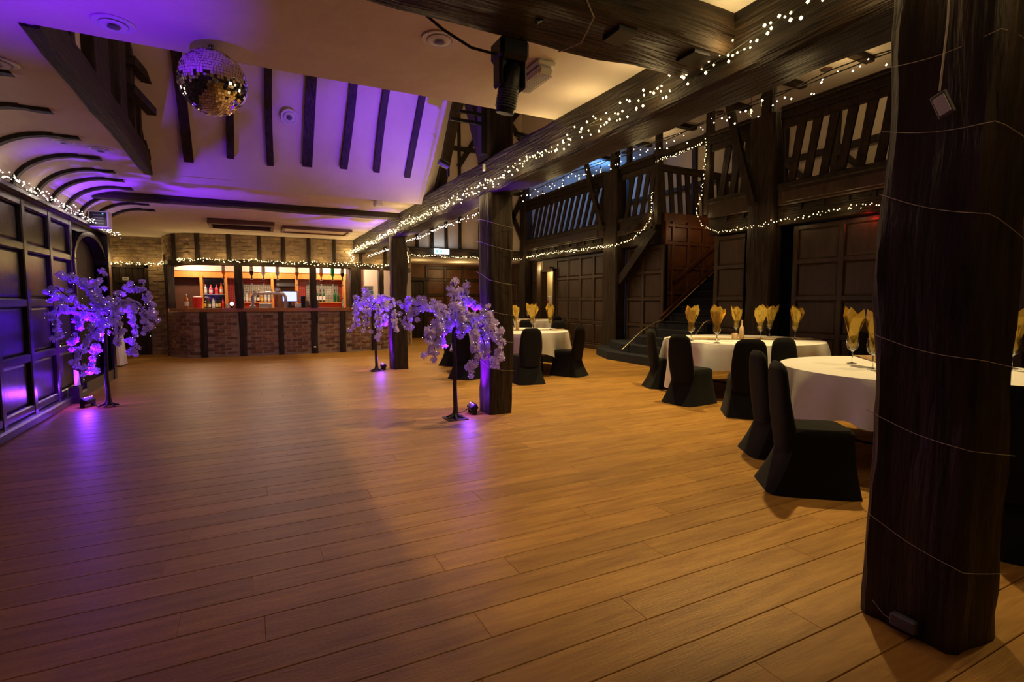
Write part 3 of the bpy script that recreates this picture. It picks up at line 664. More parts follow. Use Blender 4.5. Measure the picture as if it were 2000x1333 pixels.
MB().cbox(-.3, .3, -.04, .02, 0, .30, .01).build('case', 'black_plastic', tv); MB().box(-.28, .28, -.043, -.0405, .02, .28).build('screen', 'grey_plastic', tv)
MB().lathe([(.05, 0), (.065, .30), (.068, .31)], 12).build('straw_holder', 'black_plastic', loc=(1.30, 15.3, 1.241), label='black tapered straw holder on the counter', cat='holder')
MB().cbox(1.37, 1.44, 15.28, 15.5, 1.241, 1.43, .01).build('napkin_box', 'grey_plastic', label='narrow grey dispenser on the counter left of the middle upright', cat='box')
MB().cbox(1.62, 1.70, 15.28, 15.5, 1.241, 1.43, .01).build('napkin_box', 'grey_plastic', label='narrow grey dispenser on the counter right of the middle upright', cat='box')
MB().cbox(0.22, 0.56, 16.66, 16.8, 1.2, 1.36, .01).build('steel_tray', 'steel', label='steel sink tray at the back bar behind the font', cat='tray')
for k in range(5):
    MB().cbox(-1.86 + .0, -1.80, 15.62, 15.70, 1.5 + k * .15, 1.6 + k * .15, .004).build('menu_card', 'label_white', label=['lowest', 'second lowest', 'middle', 'second highest', 'highest'][k] + ' white card pinned by the left upright of the bar', cat='card', group='cards at the left end of the bar')
for i, x in enumerate((-1.35, 0.5, 2.0, 3.0)):
    t = empty('bar_downlight', (x, 16.45, 2.62), label=['leftmost', 'second', 'third', 'rightmost'][i] + ' recessed lamp glowing in the bar ceiling', cat='light', group='bar ceiling lamps')
    MB().lathe([(.055, -.012), (.06, -.002)], 16).build('rim', 'steel', t); MB().lathe([(.045, -.016), (.045, -.0125)], 16).build('lens', 'lit_shade', t)
    lamp('bar_lamp', 'POINT', (x, 16.35, 2.50), 42, (1, .74, .52), .05)
sg = empty('first_aid_sign', (3.1, 15.42, 1.60), label='teal and white first aid sign behind the small blossom tree', cat='sign')
MB().cbox(-.13, .13, -.01, .01, 0, .26, .003).build('plate', 'sign_white', sg); MB().box(-.13, .13, -.013, -.0105, 0.02, .11).box(-.12, -.05, -.013, -.0105, .135, .225).build('teal_field', 'teal', sg)
MB().box(-.10, -.07, -.016, -.0135, .15, .21).box(-.115, -.055, -.016, -.0135, .17, .19).box(-.1, .1, -.016, -.0135, .045, .055).box(-.1, .06, -.016, -.0135, .075, .085).build('cross', 'sign_white', sg)
MB().box(-.02, .1, -.013, -.0105, .19, .205).box(-.02, .1, -.013, -.0105, .155, .17).build('printing', 'teal', sg)
sk = empty('wall_socket', (1.53, 14.93, .14), label='small metal double socket low on the bar front', cat='socket')
MB().cbox(-.05, .05, -.012, .012, 0, .07, .004).build('plate', 'steel', sk); MB().cbox(-.03, .03, -.05, -.012, .02, .06, .006).build('plug', 'white_plastic', sk)

# small table with white cloth by the door
st = empty('side_table', (-2.78, 14.1, 0), label='narrow table under a white cloth near the plank door', cat='table')
m_ = MB(); V = []; n = 28
for i, (s_, z) in enumerate([(0.0, .92), (.95, .92), (1.0, .90), (1.1, .6), (1.22, .3), (1.3, .02)]):
    for k in range(n):
        a = 2 * PI * k / n; fx = .20 * max(-1, min(1, 1.25 * math.cos(a))); fy = .24 * max(-1, min(1, 1.25 * math.sin(a)))
        w2 = 1 + (0.05 * math.sin(6 * a) * (.92 - z))
        V.append((fx * s_ * w2, fy * s_ * w2, z))
m_.add(V, [(i * n + k, i * n + (k + 1) % n, (i + 1) * n + (k + 1) % n, (i + 1) * n + k) for i in range(5) for k in range(n)], True); m_.build('cloth', 'white_cloth', st)
MB().box(-.17, .17, -.21, .21, .88, .91).build('tabletop', 'dark_brown', st)
for sx in (-1, 1):
    for sy in (-1, 1): MB().box(sx * .14 - .02, sx * .14 + .02, sy * .18 - .02, sy * .18 + .02, 0, .88).build('leg', 'dark_brown', st)

# ------------------------------------------------------------------ ceiling fittings
def ring_fit(name, loc, r, label, grp, m1='white_plastic', rot=(0, 0, 0)):
    t = empty(name, loc, label=label, cat='speaker', group=grp); t.rotation_euler = rot
    MB().lathe([(r, -.006), (r * .97, -.014), (r * .72, -.012), (r * .7, -.004)], 28).build('flange', m1, t)
    MB().lathe([(r * .66, -.016), (r * .4, -.022), (r * .2, -.014)], 20).build('cone', m1, t)
    MB().lathe([(r * .3, -.030), (r * .12, -.034)], 16).build('dome', 'grey_plastic', t)
ring_fit('ceiling_speaker', (1.14, 3.29, 3.10), .115, 'round white speaker in the near ceiling beside the cable', 'round ceiling speakers')
ring_fit('ceiling_speaker', (-1.54, 5.0, 3.10), .13, 'round speaker in the ceiling at the left picture edge', 'round ceiling speakers')
ring_fit('ceiling_speaker', (-1.69, 7.1, 3.10), .10, 'left one of a pair of round fittings near the cove ribs', 'round ceiling speakers')
ring_fit('ceiling_speaker', (-1.42, 7.3, 3.10), .12, 'right one of a pair of round fittings near the cove ribs', 'round ceiling speakers')
ring_fit('ceiling_speaker', (-0.68, 4.0, 3.10), .11, 'round fitting in the violet ceiling near the opening edge', 'round ceiling speakers')
ring_fit('slope_speaker', (0.55, 7.66, sl(7.66) - 0.035), .11, 'round white speaker set in the sloping plaster between rafters', 'round slope speakers', rot=(math.radians(-48), 0, 0))
t = empty('sensor_box', (1.97, 8.85, 3.09), label='small white sensor box on the ceiling before the cross beam', cat='sensor')
MB().cbox(-.07, .07, -.10, .10, -.09, 0, .02).build('housing', 'white_plastic', t); MB().cbox(-.05, .05, -.104, -.100, -.07, -.02, .001).build('lens', 'prism_plastic', t)
t = empty('bulkhead_light', (1.90, 3.42, 3.09), math.radians(-28 - 45 + 90), label='ribbed clear emergency light on the near ceiling', cat='light')
MB().cbox(-.075, .075, -.21, .21, -.03, 0, .012).build('base', 'white_plastic', t); MB().cbox(-.068, .068, -.2, .2, -.085, -.03, .025).build('diffuser', 'prism_plastic', t)
m_ = MB()
for k in range(9): m_.box(-.06 + k * .0145, -.055 + k * .0145, -.17, .17, -.090, -.084)
m_.build('ribbing', 'prism_plastic', t)
t.rotation_euler = (0, 0, math.radians(0))
t = empty('duct_grille', (-.1, 12.65, 3.09), label='dark recessed duct opening in the bar ceiling', cat='vent')
MB().box(-.62, .62, -.42, -.36, -.10, 0).box(-.62, .62, .36, .42, -.10, 0).box(-.62, -.56, -.36, .36, -.10, 0).box(.56, .62, -.36, .36, -.10, 0).build('frame', 'dark_brown', t)
MB().box(-.56, .56, -.36, .36, -.03, -.005).build('back_plate', 'tray_black', t)
t = empty('panel_light', (1.45, 13.1, 3.09), label='pale rectangular panel with wooden frame in the bar ceiling', cat='light')
MB().box(-.75, .75, -.42, -.36, -.06, 0).box(-.75, .75, .36, .42, -.06, 0).box(-.75, -.69, -.36, .36, -.06, 0).box(.69, .75, -.36, .36, -.06, 0).build('frame', 'dark_brown', t)
MB().box(-.69, .69, -.36, .36, -.03, -.005).build('diffuser', 'bar_cream', t)
# disco ball
db = empty('mirror_ball', (-0.17, 4.05, 2.86), label='large mirrored disco ball hanging at the edge of the ceiling opening', cat='disco ball')
m_ = MB(); R = .205; V = []; F = []; rb = 34
for i in range(rb):
    t0 = -PI / 2 + PI * i / rb; t1 = t0 + PI / rb; n = max(4, int(2 * PI * math.cos((t0 + t1) / 2) * R / .019))
    for k in range(n):
        a0 = 2 * PI * k / n; a1 = a0 + 2 * PI / n; g = .05
        q = [(t0 + g * (t1 - t0), a0 + g * (a1 - a0)), (t0 + g * (t1 - t0), a1 - g * (a1 - a0)), (t1 - g * (t1 - t0), a1 - g * (a1 - a0)), (t1 - g * (t1 - t0), a0 + g * (a1 - a0))]
        j = len(V); tw = random.uniform(-.0012, .0012); tw2 = random.uniform(-.0012, .0012)
        for e, (t_, a_) in enumerate(q):
            rr_ = R + (tw if e in (0, 1) else -tw) + (tw2 if e in (0, 3) else -tw2)
            V.append((rr_ * math.cos(t_) * math.cos(a_), rr_ * math.cos(t_) * math.sin(a_), rr_ * math.sin(t_)))
        F.append((j, j + 1, j + 2, j + 3))
m_.add(V, F, False); mo = m_.build('mirror_tile', 'mirror', db, kind='stuff')
MB().lathe([(.203 * math.cos(a), .199 * math.sin(a)) for a in [(-PI / 2 + .02) + (PI - .04) * i / 16 for i in range(17)]], 24).build('core', 'grey_plastic', db)
MB().lathe([(.04, .198), (.04, .208), (.012, .213)], 12).build('cap', 'steel', db)
MB().tube([(0, 0, .205), (0.004, 0, .22), (.0, .0, .25)], .005, 6).tube([(0.016 * math.cos(a), .0, .225 + .016 * math.sin(a)) for a in [2 * PI * k / 8 for k in range(9)]], .003, 5).build('hook', 'iron', db)
MB().box(-.25, .05, 4.0 - .03, 4.3, 3.105, 3.13).build('hanger_plate', 'iron', label='dark hanger plate on the ceiling above the mirror ball', cat='bracket') if False else None
# moving head stage light on the cross beam
mh = empty('stage_light', (1.36, 2.72, 2.86), label='black moving head stage light hanging from the near cross beam', cat='light')
MB().cbox(-.09, .09, -.08, .08, -.10, .02, .02).build('base', 'black_plastic', mh)
MB().cbox(-.085, -.06, -.05, .05, -.24, -.08, .012).build('yoke_arm', 'black_plastic', mh); MB().cbox(.06, .085, -.05, .05, -.24, -.08, .012).build('yoke_arm', 'black_plastic', mh)
h_ = MB().lathe([(.05, -.17), (.058, -.10), (.06, .0), (.05, .08), (.03, .10)], 16).build('head', 'black_plastic', mh); h_.location = (0, 0, -.20); h_.rotation_euler = (math.radians(12), math.radians(6), 0)
m_ = MB()
for k in range(9): m_.lathe([(.061, -.02 - .014 * k), (.061, -.026 - .014 * k)], 14)
f2 = m_.build('cooling_fin', 'grey_plastic', mh); f2.location = h_.location; f2.rotation_euler = h_.rotation_euler
MB().tube([(.02, -.05, .02), (.05, -.2, .05), (0.02, -.3, .03)], .03, 8).build('clamp', 'iron', mh)
MB().tube([(-0.03, 2.2, 3.0), (0.25, 2.55, 3.03), (.62, 2.78, 3.06), (.80, 2.82, 3.02), (1.0, 2.82, 2.91), (1.15, 2.78, 2.83), (1.28, 2.73, 2.80)], .008, 6).build('power_cable', 'black_plastic', label='black power cable sagging to the stage light', cat='cable')
MB().tube([(1.62, 2.62, 2.84), (1.66, 2.45, 2.825), (1.60, 2.25, 2.85), (1.5, 2.22, 2.95)], .004, 6).build('loop_cable', 'cable_white', label='thin grey cable looped under the near cross beam', cat='cable')
# fittings on upper post A
t = empty('projector_tube', (2.50, 5.86, 3.95), label='short violet-lit tube lamp at the top of the upper post', cat='light')
MB().tube([(-.22, 0, 0), (.0, 0, 0)], .04, 12).tube([(-.24, 0, 0), (-.215, 0, 0)], .046, 12).build('barrel', 'black_plastic', t); MB().box(-.02, .10, -.03, .03, -.1, .03).build('bracket', 'black_plastic', t)
t = empty('light_bracket', (2.6, 5.86, 3.6), label='pair of black bars reaching left from the upper post', cat='bracket')
MB().box(-.34, .02, -.03, .0, 0.02, .055).build('bar', 'black_plastic', t); MB().box(-.42, .02, .06, .09, -.05, -.015).build('bar', 'black_plastic', t)
t = empty('small_spot', (2.52, 7.0, 3.3), label='small black spotlight above the long beam left of the upper post', cat='light')
MB().tube([(-.12, 0, .05), (.02, 0, .0)], .05, 12).build('barrel', 'black_plastic', t); MB().box(.0, .03, -.02, .02, -.14, .0).build('stem', 'black_plastic', t)
t = empty('ceiling_camera', (2.96, 5.55, 3.35), label='small dark cylinder fitting right of the upper post', cat='camera')
MB().tube([(-.12, 0, .03), (.10, 0, 0)], [.03, .045], 12).build('barrel', 'black_plastic', t); MB().box(.02, .05, -.02, .02, -.20, .0).build('stem', 'black_plastic', t)
MB().cbox(2.55, 2.575, 5.80, 5.84, 2.98, 3.06, .004).build('junction_box', 'white_plastic', label='tiny white junction box on the beam at the middle post', cat='box')
# wall speaker by the arched door
t = empty('wall_monitor', (-2.12, 10.6, 2.72), label='white box with dark digital display beside the left garland', cat='display')
MB().cbox(-.13, .13, -.13, .13, -.12, .14, .01).build('case', 'white_plastic', t); MB().box(-.11, .11, -.135, -.1305, -.1, .12).build('display', 'black_plastic', t)
m_ = MB()
for k in range(4): m_.box(-.07, .07, -.138, -.1355, -.07 + k * .045, -.05 + k * .045)
m_.build('readout', 'grey_plastic', t); MB().box(.05, .07, -.140, -.1385, .09, .105).build('green_led', 'exit_green', t)

# ------------------------------------------------------------------ gallery side: lower panelled wall x = 9.15
GX = 9.15
wr = empty('wall_right', (0, 0, 0), kind='structure', label='dark oak panelled wall beneath the gallery', cat='wall')
def panel_grid(parent, ys, zs, x=GX, m1='panel', m2='panel_rail', face=-1, ybeg=None):
    y0, y1 = ys[0], ys[-1]
    MB().box(x + .04, x + .16, y0 - .05, y1 + .05, 0, zs[-1] + .04).build('backing', m1, parent)
    for yy in ys: MB().cbox(x, x + .05, yy - .055, yy + .055, zs[0] - .05, zs[-1] + .05, .014).build('stile', m2, parent)
    for z in zs: MB().cbox(x + .004, x + .05, y0, y1, z - .05, z + .05, .016).build('rail', m2, parent)
    for a, b in zip(ys[:-1], ys[1:]):
        for c_, d_ in zip(zs[:-1], zs[1:]): raised(x + .034, a + .056, b - .056, c_ + .051, d_ - .051, -1).build('panel', m1, parent)
ZS = [0.12, 0.78, 1.47, 2.15, 2.78]
panel_grid(wr, [12.05, 12.75, 13.45, 14.15, 14.85], ZS)
panel_grid(wr, [9.86, 10.57, 11.2], ZS)
panel_grid(wr, [7.42, 8.2], ZS); panel_grid(wr, [7.0, 7.42], ZS)
panel_grid(wr, [-0.9, -0.1, 0.7, 1.5, 2.3, 3.1, 3.9, 4.7, 5.5, 6.35], ZS)
panel_grid(wr, [16.2, 16.4, 17.1, 17.8, 18.5, 19.4], ZS)
MB().box(GX, GX + .16, 14.9, 15.72, 2.46, 2.86).build('door_head', 'panel', wr)
MB().cbox(9.10, 9.2, -1, 8.2, 0, .12, .02).build('baseboard_right', 'panel_rail', kind='structure', label='dark plinth along the foot of the right panelled wall', cat='baseboard')
MB().cbox(9.08, 9.2, 12.0, 14.9, 0, .12, .02).build('baseboard_far', 'panel_rail', kind='structure', label='dark plinth below the four-column panelling left of the stairs', cat='baseboard')
# doorway with pale room beyond
MB().box(9.75, 9.85, 14.6, 17.6, 0, 2.9).build('wall_passage', 'cream_paint', kind='structure', label='cream passage wall seen through the narrow doorway', cat='wall')
lamp('passage_lamp', 'POINT', (9.52, 15.9, 2.6), 45, WARM, .08)
fr_ = empty('door_3', (0, 0, 0), kind='structure', label='open narrow doorway in the far panelling showing a cream passage', cat='door')
MB().box(9.06, 9.3, 14.86, 14.93, 0, 2.5).box(9.06, 9.3, 15.68, 15.75, 0, 2.5).box(9.06, 9.3, 14.86, 15.75, 2.42, 2.5).build('frame', 'panel_rail', fr_)
MB().cbox(9.05, 9.12, 15.1, 15.6, 2.46, 2.58, .01).build('door_closer', 'dark_brown', fr_)
t = empty('hand_dispenser', (9.71, 16.25, 1.42), label='white wall dispenser with red window in the cream passage', cat='dispenser')
MB().cbox(-.05, .04, -.08, .08, -.14, .18, .015).build('case', 'white_plastic', t); MB().cbox(-.056, -.05, -.04, .04, -.08, .02, .002).build('window', 'label_red', t)
# posts of the gallery
def gpost(y, w_, label, zt=6.3, seed=0, xw=.32, braces=()):
    p = empty('gallery_post', (9.02, y, 0), label=label, cat='post')
    hewn(MB(), -xw / 2, xw / 2, -w_ / 2, w_ / 2, 0, 4.95, 2, .014, .16, 4, seed=seed).build('shaft', 'oak_v', p)
    hewn(MB(), -.10, .10, -.10, .10, 4.94, zt, 2, .01, .16, 3, seed=seed + 1).build('upper_shaft', 'oak_v', p)
    for a, b in braces:
        m_ = MB(); a = Vector(a); b = Vector(b)
        P = [a + (b - a) * k / 5 + Vector((0, 0, -.05 * math.sin(PI * k / 5))) for k in range(6)]
        for u, v in zip(P[:-1], P[1:]): m_.bar(u, v, .09, .14)
        m_.build('brace', 'oak_small', p)
    return p
gpost(11.62, .62, 'broad gallery post left of the stair opening', seed=81, braces=[((-.22, .25, 3.45), (-.22, 1.15, 5.6)), ((-.2, -.45, 3.2), (-.2, -1.2, 3.4))])
gpost(6.92, .55, 'broad worn gallery post behind the middle table', seed=91, braces=[((-.22, .1, 3.3), (-.22, .75, 5.4))])
gpost(16.75, .40, 'slim gallery post at the far end wall', seed=95)
for y, lab in ((9.92, 'thin square post at the left corner of the stair opening'), (8.34, 'thin square post at the right corner of the stair opening')):
    p = empty('newel_post', (9.02, y, 0), label=lab, cat='post'); hewn(MB(), -.07, .07, -.07, .07, 3.3, 6.3, 2, .006, .2, 3, seed=y).build('shaft', 'oak_v', p)
    MB().box(-.09, .09, -.09, .09, 4.96, 5.06).build('collar', 'oak_small', p)
p = empty('gallery_strut', (9.02, 11.02, 5.0), label='thin upright strut on the handrail right of the broad stair post', cat='post'); hewn(MB(), -.06, .06, -.06, .06, 0, 1.3, 2, .006, .2, 3).build('shaft', 'oak_v', p)
MB().box(-.08, .08, -.08, .08, 0, .06).build('collar', 'oak_small', p)
# brace under the gallery by the stairs
MB().bar((9.0, 11.3, 1.95), (9.0, 9.95, 3.2), .14, .22).build('arch_brace', 'oak_small', label='slanting dark brace under the gallery beside the stairs', cat='brace')
# gallery floor and fascia
gf = MB(); gf.box(9.0, 12.3, -4.2, 8.27, 3.25, 3.5).box(9.0, 12.3, 9.98, 17.0, 3.25, 3.5).box(11.9, 12.3, 8.27, 9.98, 3.25, 3.5).build('gallery_floor', 'panel_rail', kind='structure', label='dark gallery floor on the right above the panelling', cat='floor')
fas = empty('gallery_fascia', (0, 0, 0), label='carved dark fascia beams along the edge of the gallery floor', cat='beam')
for y0, y1 in ((-4.1, 6.6), (7.2, 8.27), (9.98, 11.3), (11.95, 17.0)):
    hewn(MB(), 8.98, 9.14, y0, y1, 2.84, 3.2, 1, .008, .3, 3, seed=y0).build('lower_beam', 'oak_y', fas)
    MB().cbox(8.93, 9.03, y0, y1, 3.2, 3.52, .02).build('moulded_board', 'panel_rail', fas)
    MB().cbox(8.90, 9.05, y0, y1, 3.50, 3.62, .025).build('floor_rail', 'oak_small', fas)
    m_ = MB(); yy = y0 + .15
    while yy < y1 - .1: m_.box(8.945, 8.978, yy, yy + .05, 3.09, 3.19); yy += .42
    m_.build('slot_shade', 'tray_black', fas, kind='stuff')  # shade of the small notches, put in as black blocks
    if y1 - y0 > 3: MB().cbox(8.90, 8.94, y0 + .3, y1 - .1, 3.25, 3.46, .01).build('carved_strip', 'panel', fas)
hewn(MB(), 9.0, 11.9, 9.98, 10.14, 3.05, 3.62, 0, .006, .3, 3).build('notch_beam', 'oak_x', fas)
hewn(MB(), 9.0, 11.9, 8.12, 8.27, 3.05, 3.62, 0, .006, .3, 3).build('notch_beam', 'oak_x', fas)
# balustrades
def balustrade(y0, y1, label, sp=.30, lean=-.28, x=9.0):
    b = empty('balustrade', (x, y0, 3.6), label=label, cat='balustrade')
    L = y1 - y0
    hewn(MB(), -.05, .07, 0, L, 1.18, 1.34, 1, .006, .3, 3).build('handrail', 'oak_y', b)
    MB().cbox(-.08, .10, 0, L, 1.34, 1.42, .02).build('rail_cap', 'oak_small', b)
    MB().cbox(-.02, .03, 0, L, 1.02, 1.18, .01).build('upper_rail', 'oak_small', b)
    yy = .18; k = 0
    while yy < L - .05:
        z1 = 1.04; w_ = .075; pts = [(yy - w_, 0), (yy + w_, 0)]
        l_ = max(lean, -yy + .07 if lean < 0 else lean)
        dd = lean if yy + lean > .06 else (.06 - yy)
        pts2 = [(yy - w_, 0), (yy + w_, 0), (yy + w_ * .95 + dd * .5, .52), (yy + w_ * 1.1 + dd, z1), (yy - w_ * 1.1 + dd, z1), (yy - w_ * .95 + dd * .5, .52)]
        MB().poly_prism(pts2, 0, -.02, .02).build('baluster', 'oak_small', b)
        yy += sp; k += 1
    return b
balustrade(11.95, 16.55, 'long gallery balustrade of leaning flat balusters left of the broad stair post', .32, -.42)
balustrade(10.0, 11.3, 'short gallery balustrade between the broad post and the stair corner', .30, -.24)
balustrade(7.25, 8.27, 'short gallery balustrade between the stair corner and worn post', .28, -.18)
balustrade(-1.0, 6.60, 'gallery balustrade at upper right beside the massive black post', .30, -.17)
b = empty('balustrade', (9.1, 9.92, 3.6), label='inner stairwell balustrade running back from the corner post', cat='balustrade')
hewn(MB(), 0, 2.6, -.05, .05, 1.0, 1.16, 0, .005, .3, 3).build('handrail', 'oak_x', b)
for k in range(9):
    x = .12 + k * .28; MB().poly_prism([(x - .07, 0), (x + .07, 0), (x + .07 - .1, 1.02), (x - .07 - .1, 1.02)], 1, -.02, .02).build('baluster', 'oak_small', b)
MB().bar((9.02, 9.9, 4.98), (9.02, 8.36, 4.98), .16, .12).build('bridge_rail', 'oak_small', label='handrail bridging the top of the stair opening', cat='rail')
# gallery back wall, ceiling and timbers
gb = empty('wall_gallery', (0, 0, 0), kind='structure', label='plaster back wall of the gallery with dark timber framing', cat='wall')
MB().box(12.3, 12.42, -4.2, 17.2, 3.5, 6.4).build('infill', 'plaster_dim', gb)
for yy in (0.5, 2.0, 3.6, 5.0, 6.3, 7.6, 8.9, 10.4, 11.9, 13.4, 15.0): hewn(MB(), 12.2, 12.31, yy - .08, yy + .08, 3.5, 6.3, 2, .008, .2, 3, seed=yy).build('stud', 'oak_v', gb)
for z in (3.7, 4.95, 6.15): MB().box(12.2, 12.31, -4, 17, z - .07, z + .07).build('rail', 'oak_small', gb)
for a, b_ in (((12.24, 6.3, 3.7), (12.24, 7.6, 4.95)), ((12.24, 7.6, 3.7), (12.24, 8.9, 4.95)), ((12.24, 5.0, 4.95), (12.24, 6.3, 3.7)), ((12.24, 10.4, 3.7), (12.24, 11.9, 4.95))): MB().bar(a, b_, .09, .12).build('brace', 'oak_small', gb)
m_ = MB(); undulate(m_, 8.95, 12.42, -4.2, 17.1, 6.3, .6, .03); gc = m_.build('gallery_ceiling', 'plaster', kind='structure', label='plaster ceiling above the gallery', cat='ceiling')
for i, yy in enumerate([2.2, 3.6, 5.0, 6.4, 7.8, 9.3, 11.0, 12.8, 14.6]):
    hewn(MB(), 10.2, 11.3, yy - .09, yy + .09, 6.2, 6.32, 0, .012, .2, 3, seed=yy).build('joist_stub', 'oak_x', gc)
for i, (x, yy) in enumerate([(11.0, 7.1), (11.0, 9.9), (11.2, 13.9)]):
    t = empty('gallery_downlight', (x, yy, 6.3), label=('recessed round fitting in the gallery ceiling beside the massive post', 'recessed round fitting in the gallery ceiling above the stairs', 'recessed round fitting in the blue-lit gallery ceiling')[i], cat='light', group='gallery ceiling fittings')
    MB().lathe([(.1, -.03), (.11, -.0)], 18).build('rim', 'dark_brown', t); MB().lathe([(.07, -.035), (.07, -.031)], 14).build('lens', 'grey_plastic', t)
MB().box(9.0, 9.12, -4.2, 17.1, 6.42, 8.6).build('wall_clerestory', 'plaster_dim', kind='structure', label='plaster wall above the gallery ceiling', cat='wall')
# hanging filament bulbs along the gallery
for i, (x, yy, z) in enumerate([(9.45, 14.0, 5.3), (9.5, 13.6, 5.15), (9.4, 16.2, 5.2), (9.25, 12.6, 5.2), (9.3, 7.55, 5.3), (9.3, 7.3, 5.42), (9.25, 14.6, 5.15)]):
    t = empty('filament_bulb', (x, yy, z), label=['left one of two clear bulbs against the blue ceiling', 'right one of two clear bulbs against the blue ceiling', 'clear bulb near the far end wall of the gallery', 'clear bulb before the broad stair post', 'lower clear bulb beside the worn gallery post', 'upper clear bulb beside the worn gallery post', 'clear bulb below the long beam near the far balustrade'][i], cat='bulb', group='hanging filament bulbs')
    MB().lathe([(.008, -.10), (.042, -.05), (.045, -.02), (.02, .05), (.016, .06)], 14).build('glass_bulb', 'glass', t)
    MB().lathe([(.022, .05), (.022, .12)], 10).build('holder', 'black_plastic', t); MB().tube([(0, 0, .12), (0, 0, 6.33 - z)], .005, 5).build('flex', 'black_plastic', t)
    MB().tube([(-.01, 0, .04), (-.01, 0, -.04), (.01, 0, -.04), (.01, 0, .04)], .002, 4).build('filament', 'bulb', t)

# ------------------------------------------------------------------ stairs through the opening
sr = empty('staircase', (0, 0, 0), label='navy carpeted staircase rising through the panelled wall', cat='stairs')
rise = .185
MB().poly_prism([(7.70, 8.15), (7.95, 8.0), (9.2, 8.0), (9.2, 12.05), (9.0, 12.05), (8.2, 11.25), (7.75, 10.2)], 2, 0, rise).build('step', 'navy_carpet', sr)
MB().poly_prism([(8.05, 8.25), (9.2, 8.2), (9.2, 11.6), (9.0, 11.6), (8.45, 11.0), (8.1, 10.1)], 2, rise, 2 * rise).build('step', 'navy_carpet', sr)
MB().poly_prism([(8.38, 8.28), (9.2, 8.28), (9.2, 10.6), (8.75, 10.5), (8.45, 10.0)], 2, 2 * rise, 3 * rise).build('step', 'navy_carpet', sr)
MB().box(8.72, 9.2, 8.3, 9.84, 3 * rise, 4 * rise).build('step', 'navy_carpet', sr)
for k in range(4, 18):
    x0 = 9.05 + (k - 4) * .23
    MB().box(x0, x0 + .26, 8.32, 9.84, max(0, (k - 3) * rise), (k + 1) * rise).build('step', 'navy_carpet', sr)
    MB().tube([(x0, 8.34, (k + 1) * rise - .01), (x0, 9.82, (k + 1) * rise - .01)], .02, 6).build('nosing', 'navy_carpet', sr)
wv = empty('wall_stairwell', (0, 0, 0), kind='structure', label='warm brown panelled side wall of the staircase', cat='wall')
MB().box(9.2, 12.3, 9.86, 9.97, 0, 3.6).box(9.2, 12.3, 8.18, 8.29, 0, 3.6).build('backing', 'panel_warm', wv)
xs = [9.24, 9.46, 9.98, 10.5, 11.02, 11.54, 12.06]; zz = [1.0, 1.62, 2.24, 2.86, 3.3]
for x in xs: MB().cbox(x - .045, x + .045, 9.81, 9.86, .9, 3.4, .012).build('stile', 'panel_warm', wv)
for z in zz: MB().cbox(9.2, 12.1, 9.815, 9.86, z - .045, z + .045, .012).build('rail', 'panel_warm', wv)
for a, b_ in zip(xs[:-1], xs[1:]):
    for c_, d_ in zip(zz[:-1], zz[1:]): MB().cbox(a + .05, b_ - .05, 9.842, 9.86, c_ + .05, d_ - .05, .008).build('panel', 'panel_warm', wv)
lamp('stair_lamp', 'POINT', (10.3, 8.9, 3.3), 9, (1, .55, .25), .06)
h1 = empty('stair_handrail', (0, 0, 0), label='polished upper handrail on the brown stair wall', cat='handrail')
MB().bar((9.45, 9.72, 1.92), (10.8, 9.72, 2.86), .05, .08).build('rail', 'rail_wood', h1)
for x in (9.7, 10.5): MB().bar((x, 9.72, 1.92 + (x - 9.45) * .7), (x, 9.82, 1.92 + (x - 9.45) * .7), .03, .03).build('bracket', 'iron', h1)
h2 = empty('stair_handrail', (0, 0, 0), label='lower dark banister with brass strip left of the stairs', cat='handrail')
MB().bar((8.95, 9.66, 1.00), (11.3, 9.66, 2.68), .06, .09).build('banister', 'rail_wood', h2)
MB().tube([(7.75, 9.62, .28), (8.35, 9.62, .72), (8.75, 9.62, .90), (8.95, 9.62, .94), (11.3, 9.62, 2.62)], .014, 8).build('brass_strip', 'brass', h2)
for p in ((7.95, 9.62, .3), (8.75, 9.62, .8), (9.8, 9.66, 1.2)): MB().tube([(p[0], p[1], p[2] - .1), (p[0], p[1], p[2] + .12)], .012, 6).build('baluster_pin', 'iron', h2)
h3 = empty('stair_handrail', (0, 0, 0), label='short bent metal handrail right of the stairs behind the table', cat='handrail')
MB().tube([(9.3, 8.28, 1.0), (9.06, 8.28, .98), (8.9, 8.24, .95), (8.3, 8.05, .55)], .014, 8).build('rail', 'brass', h3)
MB().tube([(8.9, 8.24, .95), (8.9, 8.24, .60)], .012, 6).build('stay', 'iron', h3)

# ------------------------------------------------------------------ far end walls
wf = empty('wall_far', (0, 0, 0), kind='structure', label='plaster and stud end wall above the far passage', cat='wall')
MB().box(4.35, 12.4, 17.0, 17.15, 3.2, 8.6).build('infill', 'plaster', wf)
MB().box(2.4, 4.35, 17.36, 17.5, 2.95, 8.6).build('infill', 'plaster', wf)
hewn(MB(), 4.35, 9.0, 16.86, 17.05, 2.92, 3.22, 0, .01, .3, 4, seed=3).build('tie_beam', 'oak_x', wf)
for x in (4.55, 5.03, 5.55, 6.05, 6.55, 7.3, 8.0, 8.5): hewn(MB(), x - .05, x + .05, 16.92, 17.02, 3.2, 8.5, 2, .006, .25, 3, seed=x).build('stud', 'oak_v', wf)
for a, b_ in (((8.5, 16.9, 4.6), (9.0, 16.9, 3.55)), ((8.5, 16.9, 4.3), (9.0, 16.9, 5.3)), ((6.5, 16.9, 6.0), (8.0, 16.9, 8.4)), ((8.0, 16.9, 7.2), (9.0, 16.9, 8.4)), ((4.7, 16.9, 5.2), (6.5, 16.9, 8.4)), ((8.2, 16.9, 8.0), (9.4, 16.9, 6.6))):
    MB().bar(a, b_, .08, .16).build('brace', 'oak_small', wf)
